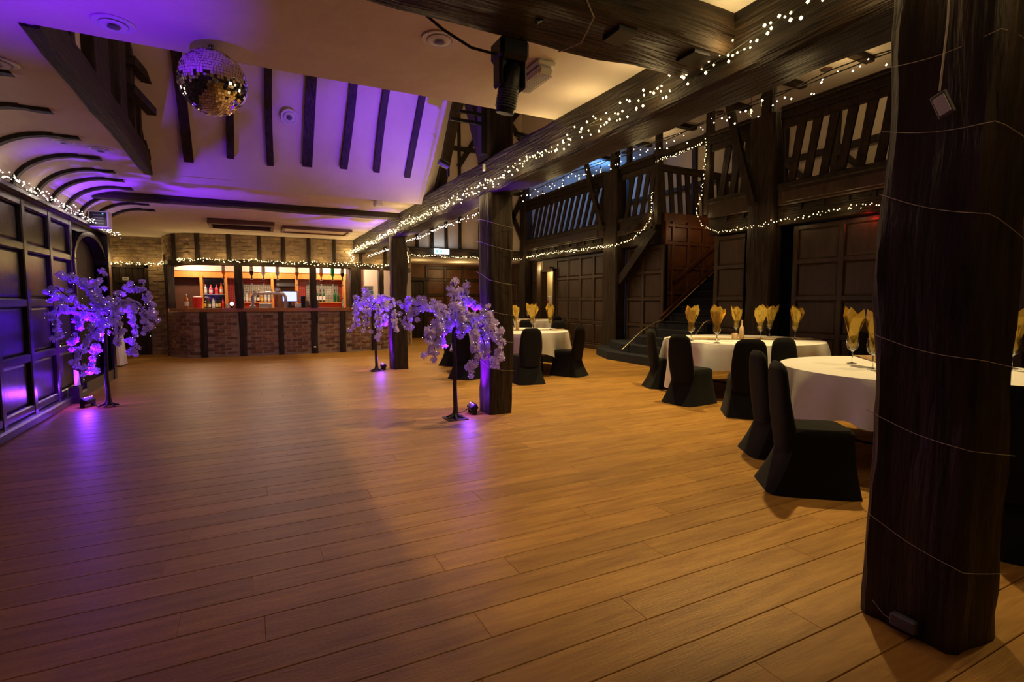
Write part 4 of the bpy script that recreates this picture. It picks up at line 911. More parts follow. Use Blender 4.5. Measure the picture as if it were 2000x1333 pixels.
for z in (5.3, 6.6): MB().box(4.4, 9.0, 16.9, 17.02, z - .07, z + .07).build('rail', 'oak_small', wf)
MB().box(4.35, 9.2, 17.15, 19.6, 2.86, 2.95).build('ceiling_passage', 'plaster', kind='structure', label='low plaster soffit of the far passage', cat='ceiling')
wp = empty('wall_passage_end', (0, 0, 0), kind='structure', label='brown panelled wall at the end of the far passage', cat='wall')
MB().box(4.4, 12.4, 19.54, 19.7, 0, 2.95).build('backing', 'panel_warm', wp)
xx = [6.15, 6.9, 7.65, 8.4, 9.1]; zf = [.15, .9, 1.65, 2.25, 2.72]
for x in xx: MB().cbox(x - .05, x + .05, 19.49, 19.54, .1, 2.8, .012).build('stile', 'panel_rail', wp)
for z in zf: MB().cbox(6.15, 9.1, 19.495, 19.54, z - .05, z + .05, .012).build('rail', 'panel_rail', wp)
for a, b_ in zip(xx[:-1], xx[1:]):
    for c_, d_ in zip(zf[:-1], zf[1:]): MB().cbox(a + .055, b_ - .055, 19.515, 19.54, c_ + .055, d_ - .055, .01).build('panel', 'panel_warm', wp)
d4 = empty('door_4', (0, 0, 0), kind='structure', label='dark plank door at the far end beyond the bar', cat='door')
for k in range(5): MB().cbox(5.18 + k * .16, 5.335 + k * .16, 19.45, 19.50, .04, 2.15, .008).build('plank', 'oak_small', d4)
MB().box(5.08, 5.17, 19.42, 19.54, 0, 2.25).box(5.99, 6.08, 19.42, 19.54, 0, 2.25).build('frame', 'oak_small', d4)
MB().cbox(5.0, 6.2, 19.36, 19.54, 2.2, 2.32, .01).build('lintel', 'oak_small', d4)
MB().box(4.40, 4.90, 17.3, 19.6, 0, 2.9).build('wall_passage_side', 'plaster_dim', kind='structure', label='left side wall of the far passage', cat='wall')
lamp('passage_lamp', 'POINT', (7.0, 18.2, 2.6), 22, WARM, .1)
lamp('passage_lamp', 'POINT', (5.4, 17.9, 2.6), 10, WARM, .1)
# shell of the rest of the room
MB().box(-4.4, 13, -4.35, -4.2, 0, 8.7).build('wall_near', 'plaster_dim', kind='structure', label='plain wall behind the camera', cat='wall')
MB().box(2.3, 9.2, -4.3, 17.6, 8.6, 8.72).build('ceiling_hall', 'plaster_dim', kind='structure', label='high plaster ceiling of the dining hall', cat='ceiling')
MB().box(2.50, 2.60, 8.7, 17.6, 3.24, 8.6).box(2.50, 2.60, -4.3, 4.12, 3.24, 8.6).build('wall_upper', 'plaster_dim', kind='structure', label='plaster wall standing on the long beam', cat='wall')
MB().box(2.45, 2.6, 5.6, 8.7, 6.35, 8.6).build('wall_upper_infill', 'plaster_dim', kind='structure', label='plaster above the roof slope facing the hall', cat='wall')
# exit signs
ex = empty('exit_sign', (5.8, 16.74, 3.0), label='glowing white exit sign on the far tie beam', cat='sign')
MB().cbox(-.26, .26, -.03, .03, 0, .17, .008).build('box', 'exit_lit', ex)
MB().box(-.20, -.12, -.036, -.0305, .04, .13).box(.06, .20, -.036, -.0305, .075, .095).box(-.06, .02, -.036, -.0305, .04, .13).build('pictogram', 'exit_green', ex)
for i, x in enumerate((4.52, 4.74)):
    t = empty('small_exit_sign', (x, 17.284, 2.33), label=('left', 'right')[i] + ' small green and white exit plate beyond the bar end', cat='sign', group='small exit plates')
    MB().cbox(-.07, .07, -.015, .015, 0, .08, .003).build('plate', 'sign_white', t); MB().box(-.06, .01, -.019, -.0155, .01, .07).build('field', 'exit_green', t)
lamp('exit_glow', 'POINT', (5.8, 16.55, 3.15), 5, (.6, .75, 1), .06)

# ------------------------------------------------------------------ fairy lights
bulb_geo = [(0, 0, 1), (0, 0, -1), (1, 0, 0), (-1, 0, 0), (0, 1, 0), (0, -1, 0)]
bulb_f = [(0, 2, 4), (0, 4, 3), (0, 3, 5), (0, 5, 2), (1, 4, 2), (1, 3, 4), (1, 5, 3), (1, 2, 5)]
def garland(name, pts, label, dens, spread, r=.011, mb_mat='bulb', cat='fairy lights', drop=0.0, lampw=0, lampstep=1.0, away=(0, 0, 0), group=None, axis=(0, 0, 1), cr=.0035, strands=2, seed=1, lcol=(1, .70, .30)):
    rg = random.Random(seed)
    t = empty(name, pts[0], label=label, cat=cat, group=group); O = Vector(pts[0])
    P = [Vector(p) for p in pts]; L = [(b - a).length for a, b in zip(P[:-1], P[1:])]; tot = sum(L)
    def at(s):
        for a, b, l in zip(P[:-1], P[1:], L):
            if s <= l: return a + (b - a) * (s / l)
            s -= l
        return P[-1].copy()
    cb = MB(); bb_ = MB(); ax = Vector(axis); aw = Vector(away)
    for k in range(strands):
        n = max(4, int(tot / .16)); Q = []
        for i in range(n + 1):
            s = tot * i / n; q = at(s); Q.append(q - O + ax * spread * (noise.noise(Vector((s * 2.2, k * 7.3, seed))) * 1.1) + aw * (.012 + .012 * k))
        cb.tube(Q, cr, 4)
        m_ = int(tot * dens / strands)
        for i in range(m_):
            u = (i + rg.uniform(-.4, .4)) / m_ * n; j = min(max(int(u), 0), n - 1); q = Q[j].lerp(Q[j + 1], min(max(u - j, 0), 1))
            off = ax * rg.uniform(-1, 1) * spread * .45 + aw * rg.uniform(0.005, .03) + Vector((0, 0, -drop * rg.random()))
            e = q + off + Vector((rg.uniform(-.01, .01), rg.uniform(-.01, .01), 0))
            rr_ = r * rg.uniform(.7, 1.25)
            bb_.add([e + Vector(g) * rr_ for g in bulb_geo], bulb_f, False)
            cb.add([q, q + Vector((.0015, .0015, 0)), e + Vector((0, 0, rr_ * .8))], [(0, 1, 2)], False)
    cb.build('cable', 'cable_green', t); bb_.build('tiny_bulbs', mb_mat, t, kind='stuff')
    if lampw:
        m_ = max(1, int(tot / lampstep))
        for i in range(m_):
            q = at(tot * (i + .5) / m_) + aw * .10
            lamp('garland_lamp', 'POINT', q, lampw * lampstep, lcol, .10)
    return t
garland('fairy_lights', [(2.575, 15.2, 2.76), (2.575, 11, 2.78), (2.575, 8, 2.80), (2.575, 6, 2.79), (2.575, 4.4, 2.83), (2.575, 3, 2.86), (2.575, 2.2, 2.86), (2.575, 1.6, 2.90), (2.575, 1.0, 2.88), (2.575, 0.3, 2.88), (2.575, -1, 2.9)],
        'dense warm fairy lights along the left face of the long beam', 35, .095, r=.0095, away=(-1, 0, 0), lampw=5.5, lampstep=.7, strands=3, seed=3)
garland('fairy_lights', [(2.99, 15.0, 2.70), (2.99, 11, 2.71), (2.99, 8, 2.71), (2.99, 6.2, 2.71)], 'far warm fairy lights under the right edge of the long beam', 20, .03, r=.010, mb_mat='bulb_cool', away=(.6, 0, 0), drop=.05, lampw=1.2, lampstep=1.5, seed=5)
garland('fairy_lights', [(2.99, 5.7, 2.71), (2.99, 4, 2.73), (2.99, 3, 2.71), (2.99, 2, 2.72), (2.99, 1.4, 2.71)], 'near cool fairy lights dangling under the right edge of the long beam', 19, .03, r=.0065, mb_mat='bulb_cool', away=(.6, 0, 0), drop=.08, lampw=1.2, lampstep=1.2, seed=6)
garland('fairy_lights', [(-2.24, 4.5, 2.69), (-2.24, 7.3, 2.69), (-2.22, 9, 2.70), (-2.2, 10.2, 2.68), (-2.2, 11.7, 2.66), (-2.1, 11.95, 2.62)], 'white fairy lights on the cornice of the left panelled wall', 32, .07, r=.0085, mb_mat='bulb_cool', away=(1, 0, 0), lampw=.8, lampstep=1.0, seed=7, strands=3, lcol=(1, .80, .66))
gp = [(-3.4, 16.45, 2.40), (-2.1, 16.4, 2.40)] + [(p[0], p[1] - .12, 2.43) for p in offset_line(BP, .05)[2:6]] + [(3.3, 14.95, 2.42), (3.75, 15.15, 2.41)]
garland('fairy_lights', gp, 'warm fairy lights along the head beam of the bar', 30, .075, r=.012, away=(0, -1, 0), lampw=5.5, lampstep=.8, seed=8, strands=3, lcol=(1, .68, .26))
garland('fairy_lights', [(2.45, 14.85, 2.75), (2.6, 14.83, 2.6), (2.55, 14.83, 2.48)], 'short drop of fairy lights joining beam and bar garlands', 60, .05, r=.013, away=(0, -1, 0), axis=(1, 0, 0), seed=9)
garland('fairy_lights', [(4.3, 15.6, 2.9), (4.35, 15.7, 2.6), (4.0, 15.5, 2.42)], 'hanging loop of fairy lights at the bar corner behind the post', 50, .06, r=.013, away=(0, -1, 0), axis=(1, 0, 0), seed=10)
garland('fairy_lights', [(4.4, 16.8, 2.93), (6.5, 16.8, 2.92), (9.0, 16.8, 2.93)], 'warm fairy lights under the far tie beam', 24, .05, r=.012, away=(0, -1, 0), lampw=1.8, lampstep=1.2, seed=11)
garland('fairy_lights', [(8.93, 16.8, 2.98), (8.93, 14, 2.98), (8.9, 12, 2.94), (8.8, 11.2, 2.9), (8.9, 10.7, 3.0), (8.9, 10.2, 3.25), (8.9, 9.98, 3.5), (8.9, 9.95, 3.9), (8.92, 9.95, 4.15)], 'long warm garland under the gallery climbing the left stair corner', 27, .07, r=.0105, away=(-1, 0, 0), lampw=1.9, lampstep=1.0, seed=12, strands=3, axis=(0, .5, .85))
garland('fairy_lights', [(8.95, 9.9, 4.80), (8.95, 9.2, 4.82), (8.95, 8.4, 4.85)], 'fairy lights under the handrail bridging the stair opening', 30, .05, r=.010, away=(-1, 0, 0), lampw=1.0, lampstep=1.0, seed=13)
garland('fairy_lights', [(8.92, 8.34, 4.9), (8.92, 8.34, 4.4), (8.9, 8.38, 3.9), (8.9, 8.55, 3.4), (8.9, 8.35, 3.05), (8.9, 7.9, 2.88), (8.88, 7, 2.88), (8.9, 6, 2.93), (8.9, 5, 2.95), (8.9, 3.5, 2.95), (8.9, 1.5, 2.95)], 'warm garland descending the right stair corner and along the right wall', 22, .07, r=.0095, away=(-1, 0, 0), lampw=1.6, lampstep=1.0, seed=14, axis=(0, .5, .85))

# ------------------------------------------------------------------ LED uplighters
def uplighter(loc, aim, label, power, extra=None):
    t = empty('uplighter', loc, label=label, cat='light', group='violet uplighters on the floor')
    rzv = math.atan2(aim[1] - loc[1], aim[0] - loc[0])
    t.rotation_euler = (0, 0, rzv)
    h = MB().cbox(-.05, .05, -.085, .085, -.035, .035, .012).build('housing', 'black_plastic', t); h.location = (0, 0, .085); h.rotation_euler = (0, math.radians(-25) + PI, 0)
    m_ = MB()
    for i in range(3):
        for j in range(4): m_.lathe([(.009, .0), (.009, .003)], 8, (-.03 + i * .03, -.06 + j * .04, .036))
    l_ = m_.build('lens', 'led_violet', t); l_.location = (0, 0, .085); l_.rotation_euler = (0, math.radians(25), 0)
    MB().cbox(-.03, .03, -.10, -.088, 0, .10, .003).cbox(-.03, .03, .088, .10, 0, .10, .003).build('bracket', 'iron', t)
    MB().tube([(-.05, 0, .07), (-.12, .02, .02), (-.2, .08, .006)], .006, 6).build('flex', 'black_plastic', t)
    d = Vector((math.cos(rzv), math.sin(rzv), 0))
    return t
uplighter((2.47, 6.0, 0), (2.8, 5.97, 1), 'violet LED uplighter at the foot of the tallest blossom tree', 1)
uplighter((2.42, 10.72, 0), (2.8, 10.72, 1), 'violet LED uplighter at the post nearest the bar', 1)
uplighter((-2.0, 8.72, 0), (-2.4, 8.9, 1), 'violet LED uplighter by the left panelled wall', 1)
lamp('uplight_beam', 'SPOT', (2.50, 5.98, .20), 900, VIOLET, .04, aim=(2.30, 6.45, 3.1), cone=75, blend=1.0)
lamp('uplight_beam', 'SPOT', (2.46, 10.72, .20), 600, VIOLET, .04, aim=(2.45, 11.0, 3.1), cone=70, blend=1.0)
lamp('uplight_beam', 'SPOT', (-2.06, 8.74, .20), 800, VIOLET, .04, aim=(-1.7, 9.0, 3.1), cone=80, blend=1.0)
lamp('uplight_beam', 'SPOT', (-1.35, 2.2, .20), 700, VIOLET, .04, aim=(-1.15, 3.35, 3.1), cone=46, blend=.9)
uplighter((-1.35, 2.2, 0), (-1.0, 3.4, 1), 'violet LED uplighter on the open floor beyond the left picture edge', 1)

lamp('uplight_beam', 'SPOT', (2.50, 5.97, .16), 380, VIOLET, .03, aim=(2.66, 5.97, 1.1), cone=50, blend=.8)
lamp('uplight_beam', 'SPOT', (2.47, 10.73, .16), 300, VIOLET, .03, aim=(2.64, 10.73, 1.1), cone=50, blend=.8)
lamp('uplight_beam', 'SPOT', (-2.06, 8.95, .16), 220, VIOLET, .03, aim=(-2.36, 9.3, 1.2), cone=75, blend=.8)
for p_, e_ in (((2.40, 5.96, .24), 9), ((2.36, 10.70, .24), 9), ((-2.0, 8.66, .24), 18)): lamp('uplight_spill', 'POINT', p_, e_, (0.22, 0.03, 1.0), .05)
# ------------------------------------------------------------------ blossom trees
def flower_mesh(seed):
    rg = random.Random(seed); m_ = MB()
    for q in range(5):
        th = rg.uniform(0, 2 * PI); ph = math.acos(rg.uniform(-.9, 1)); n = Vector((math.sin(ph) * math.cos(th), math.sin(ph) * math.sin(th), math.cos(ph)))
        c_ = n * .016; a = n.orthogonal().normalized(); b = n.cross(a)
        rot = rg.uniform(0, 2); k = 5; V = [c_]; 
        for i in range(k):
            t = rot + 2 * PI * i / k
            for dt, rr_, h in ((-.42, .016, .004), (-.3, .030, .010 + rg.uniform(-.004, .006)), (.0, .027, .004), (.3, .031, .010 + rg.uniform(-.004, .006)), (.42, .016, .004)):
                V.append(c_ + (a * math.cos(t + dt) + b * math.sin(t + dt)) * rr_ * 1.3 + n * h)
        F = []
        for i in range(k):
            o = 1 + 5 * i; F += [(0, o, o + 1, o + 2), (0, o + 2, o + 3, o + 4)]
        m_.add(V, F, True)
    return m_.mesh('blossom', 'petal_violet_lit')
FL = [flower_mesh(i) for i in range(5)]
def blossom_tree(loc, top, branches, label, seed, nmax, sc=1.0, per=.05, base='plate'):
    rg = random.Random(seed)
    t = empty('blossom_tree', (*loc, 0), label=label, cat='tree', group='artificial blossom trees')
    P = [(0, 0, .02), (0.004, 0, .12), (-.004, 0, .4), (.006, .0, .7), top]
    MB().tube(P, [.045, .03, .026, .022, .018], 8).build('trunk', 'bark', t)
    b_ = MB()
    if base == 'plate':
        b_.cbox(-.125, .125, -.125, .125, 0, .012, .003)
    for k in range(6):
        a = k * PI / 3 + .3; b_.tube([(0, 0, .09), (.04 * math.cos(a), .04 * math.sin(a), .04), (.115 * math.cos(a), .115 * math.sin(a), .014)], [.02, .018, .009], 6)
    b_.build('root_base', 'bark', t)
    spots = []
    for br in branches:
        m_ = MB(); m_.tube(br, [.012] + [.007] * (len(br) - 2) + [.003], 5).build('branch', 'bark', t)
        for i, (a, b) in enumerate(zip(br[:-1], br[1:])):
            a = Vector(a); b = Vector(b); L = (b - a).length; n = max(2, int(L / per))
            for k in range(n):
                if i == 0 and k < n * .45: continue
                spots.append(a.lerp(b, (k + rg.random()) / n) + Vector((rg.gauss(0, .032), rg.gauss(0, .032), rg.gauss(-.01, .032))) * sc)
    rg.shuffle(spots)
    tw = MB(); li = MB(); ex = MB()
    for p in spots[nmax:nmax + 330]:
        me = rg.choice(FL); M_ = Matrix.Translation(p) @ Matrix.Rotation(rg.uniform(0, 6), 4, 'X') @ Matrix.Rotation(rg.uniform(0, 6), 4, 'Z') @ Matrix.Scale(sc * rg.uniform(.7, 1.1), 4)
        ex.add([M_ @ v.co for v in me.vertices], [tuple(f.vertices) for f in me.polygons], True)
    if ex.v: ex.build('blossom_mass', 'petal_violet_lit', t, kind='stuff')
    for i, p in enumerate(spots[:nmax]):
        inst('blossom', rg.choice(FL), t, p, (rg.uniform(0, 6), rg.uniform(0, 6), rg.uniform(0, 6)), (sc * rg.uniform(.75, 1.2),) * 3)
    for i in range(0, min(len(spots), nmax), 2):
        p = spots[i] + Vector((rg.gauss(0, .04), rg.gauss(0, .04), rg.gauss(0, .04)))
        li.add([p + Vector(g) * .0035 for g in bulb_geo], bulb_f, False)
        q = spots[i]; tw.tube([q, p], .0015, 3)
    li.build('micro_lights', 'bulb_cool', t, kind='stuff'); tw.build('twigs', 'bark', t, kind='stuff')
    return t
TA = [[(-0.01,0.01,1.04),(-0.01,0.03,1.29),(0.0,-0.0,1.5),(-0.03,-0.04,1.68)],
[(-0.01,0.01,1.04),(0.13,0.05,1.35),(0.13,0.11,1.58),(0.24,0.13,1.45),(0.30,0.05,1.35)],
[(-0.01,0.01,1.04),(-0.16,-0.03,1.29),(-0.33,-0.0,1.4),(-0.47,0.01,1.35),(-0.5,0.03,1.18)],
[(-0.01,0.01,1.04),(-0.1,0.22,1.35),(-0.28,0.48,1.42),(-0.41,0.6,1.4),(-0.42,0.61,1.23),(-0.4,0.59,1.08)],
[(-0.01,0.01,1.04),(-0.21,-0.12,1.12),(-0.29,-0.13,0.97),(-0.3,-0.13,0.82),(-0.36,-0.1,0.82)],
[(-0.01,0.01,1.04),(0.14,-0.18,1.26),(0.28,-0.31,1.3),(0.32,-0.39,1.12),(0.37,-0.47,0.97),(0.33,-0.45,0.66)],
[(-0.01,0.01,1.04),(0.24,-0.1,1.19),(0.35,-0.2,1.19),(0.40,-0.25,1.03),(0.42,-0.3,0.94)],
[(-0.01,0.01,1.04),(0.07,-0.26,1.18),(0.13,-0.35,1.06),(0.1,-0.39,0.83),(0.06,-0.37,0.64)],
[(-0.01,0.01,1.04),(0.14,-0.01,1.23),(0.26,-0.13,1.11),(0.3,-0.20,0.92),(0.30,-0.24,0.74)],
[(-0.01,0.01,1.04),(-0.03,0.24,1.22),(-0.08,0.38,1.09),(0.0,0.34,0.9)],
[(-0.01,0.01,1.04),(0.0,-0.17,1.35),(0.02,-0.23,1.23),(-0.01,-0.22,1.06)],
[(-0.01,0.01,1.04),(-0.2,-0.05,1.2),(-0.33,-.08,1.1),(-0.36,-.08,.95)]]
TB = [[(-0.05,0.03,1.3),(-0.1,0.05,1.56),(-0.18,0.09,1.69)],
[(-0.05,0.03,1.3),(-0.21,-0.01,1.51),(-0.37,0.02,1.48),(-0.43,-0.01,1.3),(-0.45,0.0,1.15)],
[(-0.05,0.03,1.3),(-0.22,0.33,1.4),(-0.27,0.47,1.19),(-0.33,0.5,0.87),(-0.45,0.56,0.84)],
[(-0.05,0.03,1.3),(-0.2,-0.12,1.3),(-0.19,-0.18,1.0),(-0.23,-0.16,0.8)],
[(-0.05,0.03,1.3),(0.09,0.07,1.51),(0.18,0.11,1.4),(0.20,0.0,1.09),(0.18,0.0,0.98)],
[(-0.05,0.03,1.3),(0.09,-0.16,1.53),(0.25,-0.35,1.48),(0.29,-0.37,1.2),(0.29,-0.37,0.85)],
[(-0.05,0.03,1.3),(-0.01,-0.28,1.3),(0.01,-0.34,1.0),(-0.03,-0.32,0.68)],
[(-0.05,0.03,1.3),(0.05,0.29,1.46),(0.12,0.28,1.3),(0.15,0.25,0.87)]]
TL = [[(0.02,-0.01,1.07),(0.0,-0.0,1.48),(-0.06,0.03,1.68),(-0.01,0.0,1.81)],
[(0.02,-0.01,1.07),(-0.03,-0.1,1.41),(-0.14,-0.15,1.66),(-0.2,-0.12,1.62)],
[(0.02,-0.01,1.07),(-0.08,-0.07,1.61),(-0.28,-0.08,1.74),(-0.43,-0.12,1.77)],
[(0.02,-0.01,1.07),(-0.19,-0.13,1.34),(-0.41,-0.24,1.6),(-0.45,-0.27,1.54),(-0.46,-0.27,1.41)],
[(0.02,-0.01,1.07),(-0.04,-0.2,1.28),(-0.28,-0.2,1.31),(-0.37,-0.32,1.35),(-0.42,-0.35,1.13),(-0.38,-0.37,0.97)],
[(0.02,-0.01,1.07),(-0.19,0.21,1.24),(-0.31,0.27,1.24),(-0.31,0.1,0.97),(-0.36,0.07,0.77)],
[(0.02,-0.01,1.07),(0.0,-0.34,1.09),(-0.14,-0.32,0.89),(-0.24,-0.27,0.63),(-0.2,-0.29,0.53)],
[(0.02,-0.01,1.07),(-0.13,0.4,0.98),(-0.21,0.44,0.7),(-0.24,0.46,0.39)],
[(0.02,-0.01,1.07),(0.16,-0.08,1.51),(0.34,-0.17,1.61),(0.46,-0.23,1.58),(0.56,-0.28,1.41),(0.58,-0.29,1.14)],
[(0.02,-0.01,1.07),(0.27,-0.42,1.41),(0.45,-0.57,1.41),(0.56,-0.62,1.28),(0.57,-0.62,1.02)],
[(0.02,-0.01,1.07),(0.12,0.22,1.34),(0.24,0.22,1.34),(0.32,0.18,1.05),(0.24,0.22,0.7),(0.32,0.17,0.7)],
[(0.02,-0.01,1.07),(0.19,-0.43,1.22),(0.27,-0.58,1.09),(0.25,-0.57,0.88)]]
blossom_tree((2.17, 5.82), (-.01, .01, 1.06), TA, 'pink blossom tree standing in front of the middle timber post', 4, 300, .98, .020)
blossom_tree((2.25, 10.58), (-.05, .03, 1.32), TB, 'small-looking pink blossom tree beside the post nearest the bar', 5, 290, 1.1, .032)
blossom_tree((-1.75, 8.59), (.02, -.01, 1.10), TL, 'wide pink blossom tree by the left panelled wall', 6, 300, .95, .027, base='roots')

# white paper card / violet-lit sack by the left wall
t = empty('folded_card', (-2.19, 9.15, .25), label='white folded card lit violet against the left wall foot', cat='card')
MB().poly_prism([(-.09, 0), (.12, -.02), (.05, .18), (-.09, .22)], 0, -.02, .0).build('sheet', 'sign_white', t)
MB().box(-.09, .03, -.10, .06, -.25, -.02).build('support_box', 'panel_left', t)

# ------------------------------------------------------------------ round tables, cloths, chairs
def cloth_mesh(R, H, drops, seed, nf=9):
    m_ = MB(); n = 120; rings = []
    for s in (0.0, .5, .85, .97, 1.0): rings.append(('t', s))
    for k in range(1, 9): rings.append(('d', k / 8))
    V = []
    for kind, s in rings:
        for k in range(n):
            a = 2 * PI * k / n
            if kind == 't': V.append((R * s * math.cos(a), R * s * math.sin(a), H + .012 - (.006 if s == 1 else 0)))
            else:
                c4 = abs(math.cos(2 * (a + seed))) ** 3
                D = drops[0] + (drops[1] - drops[0]) * c4
                fold = math.sin(nf * a + seed * 3 + 1.3 * math.sin(2 * a)) * .5 + math.sin(nf * 2.3 * a + seed) * .22
                rr_ = R + .012 + s * (.060 + .165 * fold * (.5 + .5 * c4 + .2)) - .02 * s * s
                V.append((rr_ * math.cos(a), rr_ * math.sin(a), max(.02, H - .002 - D * s - .02 * s * fold)))
    m_.add(V, [(i * n + k, i * n + (k + 1) % n, (i + 1) * n + (k + 1) % n, (i + 1) * n + k) for i in range(len(rings) - 1) for k in range(n)], True)
    return m_
TH = .80
def round_table(cx, cy, R, label, clabel, drops, seed, runner_ang=None, rlabel=None):
    t = empty('round_table', (cx, cy, 0), label=label, cat='table', group='round dining tables')
    MB().lathe([(R - .01, TH - .03), (R, TH - .015), (R, TH)], 48).build('tabletop', 'dark_brown', t)
    for sx in (-1, 1):
        for sy in (-1, 1): MB().tube([(sx * .4, sy * .45, TH - .03), (sx * .45, sy * .5, 0)], .016, 8).build('leg', 'iron', t)
        MB().tube([(sx * .44, -.48, .15), (sx * .44, .48, .15)], .012, 6).build('crossbar', 'iron', t)
    c_ = cloth_mesh(R, TH, drops, seed).build('tablecloth', 'white_cloth', loc=(cx, cy, 0), label=clabel, cat='tablecloth', group='white tablecloths')
    if runner_ang is not None:
        m_ = MB(); V = []; w_ = .15; pts = [(-R + .01, TH + .020)] + [(-R + 2 * R * k / 10, TH + .022) for k in range(1, 10)] + [(R - .01, TH + .020), (R + .022, TH), (R + .06, TH - .12), (R + .075, TH - .30)]
        for (s, z) in pts:
            for q in (-1, -.33, .33, 1): V.append((s, w_ * q, z + .004 * math.sin(s * 20 + q * 4)))
        m_.add(V, [(4 * i + j, 4 * i + j + 1, 4 * i + j + 5, 4 * i + j + 4) for i in range(len(pts) - 1) for j in range(3)], True)
        r_ = m_.build('table_runner', 'gold_sequin', loc=(cx, cy, 0), label=rlabel, cat='runner', group='gold sequin runners'); r_.rotation_euler = (0, 0, runner_ang)
        sm = r_.modifiers.new('thickness', 'SOLIDIFY'); sm.thickness = .003; sm.offset = 1
T1 = (7.0, 5.72); T3 = (4.85, 9.6); T2 = (5.35, 2.55); T4 = (8.2, 14.9)
RAD = 1.18
round_table(*T1, RAD, 'round table in the middle by the stairs', 'white cloth on the round table in front of the stairs', (.36, .72), .25, -0.5, 'gold sequin runner across the table in front of the stairs')
round_table(*T2, 1.05, 'round table partly behind the massive black post', 'white cloth on the table partly behind the massive black post', (.36, .64), .6, 0.8, 'gold sequin runner across the table behind the massive post')
round_table(*T3, RAD - .02, 'round table behind the tallest blossom tree', 'white cloth on the table behind the tallest blossom tree', (.36, .68), .9, -0.3, 'gold sequin runner across the table behind the tallest blossom tree')
round_table(*T4, 0.9, 'farthest round table near the cream passage door', 'white cloth on the farthest table near the cream passage', (.36, .5), .3, .4, 'gold sequin runner across the farthest table')

def chair_meshes():
    # local +x is the way the sitter faces
    m_ = MB(); V = []; n = 32; lv = 9
    def sup(a, ax_, bx_, by_, e=8.0):
        c_, s_ = math.cos(a), math.sin(a); k = (abs(c_) ** e + abs(s_) ** e) ** (-1 / e)
        x = c_ * k; yv = s_ * k
        return ((bx_ if x > 0 else ax_) * abs(x) * (1 if x > 0 else -1), by_ * yv)
    for i in range(lv + 1):
        z = .46 * i / lv; f = (1 - i / lv) ** 1.7
        for k in range(n):
            a = 2 * PI * k / n
            x, yv = sup(a, .19 + .17 * f, .235 + .05 * f, .195 + .07 * f)
            x *= 1 - .05 * f * abs(math.sin(2 * a)) ** .5 * 0; V.append((x, yv, z))
    for s, z in ((.9, .485), (.5, .492), (.0, .494)):
        for k in range(n):
            a = 2 * PI * k / n; x, yv = sup(a, .19, .235, .195); V.append((x * s, yv * s, z))
    F = [(i * n + k, i * n + (k + 1) % n, (i + 1) * n + (k + 1) % n, (i + 1) * n + k) for i in range(lv + 3) for k in range(n)]
    F += [tuple(range(n))]
    m_.add(V, F, True); skirt = m_.mesh('seat_cover', 'black_cloth')
    m_ = MB(); V = []; n = 24; lv = 22
    for i in range(lv + 1):
        t = i / lv; z = .30 + .66 * t
        cx = -.165 - .10 * t - (.02 * math.sin(PI * t)); 
        w_ = .175 + .03 * math.sin(PI * min(1, t * 1.1)) ; th = .045 + .04 * (1 - t) ** 3 - .008 * t
        top = max(0, (t - .84) / .16); w_ *= math.sqrt(max(.0, 1 - top ** 2.6 * .66)) if top > 0 else 1; th *= math.sqrt(max(.05, 1 - top ** 3 * .9))
        for k in range(n):
            a = 2 * PI * k / n; c_, s_ = math.cos(a), math.sin(a)
            e = 3.0; kk = (abs(c_) ** e + abs(s_) ** e) ** (-1 / e)
            V.append((cx + th * c_ * kk, w_ * s_ * kk, z))
    F = [(i * n + k, i * n + (k + 1) % n, (i + 1) * n + (k + 1) % n, (i + 1) * n + k) for i in range(lv) for k in range(n)] + [tuple(range(n)), tuple(range(lv * n, (lv + 1) * n))]
    m_.add(V, F, True); back = m_.mesh('back_cover', 'black_cloth')
    return skirt, back
SK, BK = chair_meshes()
chairs = [(5.50, 5.30, 5, 'black covered chair at the left side of the stairs table, corner pointing to camera'),
          (5.55, 4.45, 48, 'black covered chair seen from behind at the near side of the stairs table'),
          (6.12, 6.45, -25, 'black covered chair on the far left of the stairs table beside the steps'),
          (4.42, 3.10, -32, 'black covered chair second from the massive post'),
          (3.78, 2.42, -38, 'largest black covered chair left of the massive post, seen side on'),
          (5.92, 3.98, -100, 'black covered chair behind the glasses on the table by the massive post'),
          (3.60, 8.92, 32, 'black covered chair half hidden behind the tallest blossom tree'),
          (4.30, 7.95, 80, 'black covered chair with its back to camera right of the middle post'),
          (5.42, 8.35, 118, 'black covered chair right of the middle post, turned sideways'),
          (6.35, 10.4, -150, 'black covered chair beyond the right edge of the blossom tree table'),
          (5.9, 11.0, -125, 'black covered chair on the far side of the blossom tree table'),
          (7.2, 14.2, 30, 'black covered chair at the near side of the farthest table'),
          (8.4, 13.9, 100, 'black covered chair between farthest table and panelling'),
          (4.05, 10.75, -50, 'black covered chair behind the blossoms on the far left of their table'),
          (3.95, 1.35, 25, 'black covered chair at the right picture edge beyond the massive post'),
          (8.05, 4.75, 150, 'black covered chair at the right side of the stairs table')]
for x, y_, a, lab in chairs:
    t = empty('banquet_chair', (x, y_, 0), math.radians(a), label=lab, cat='chair', group='black covered banquet chairs')
    inst('seat_cover', SK, t); inst('back_cover', BK, t)

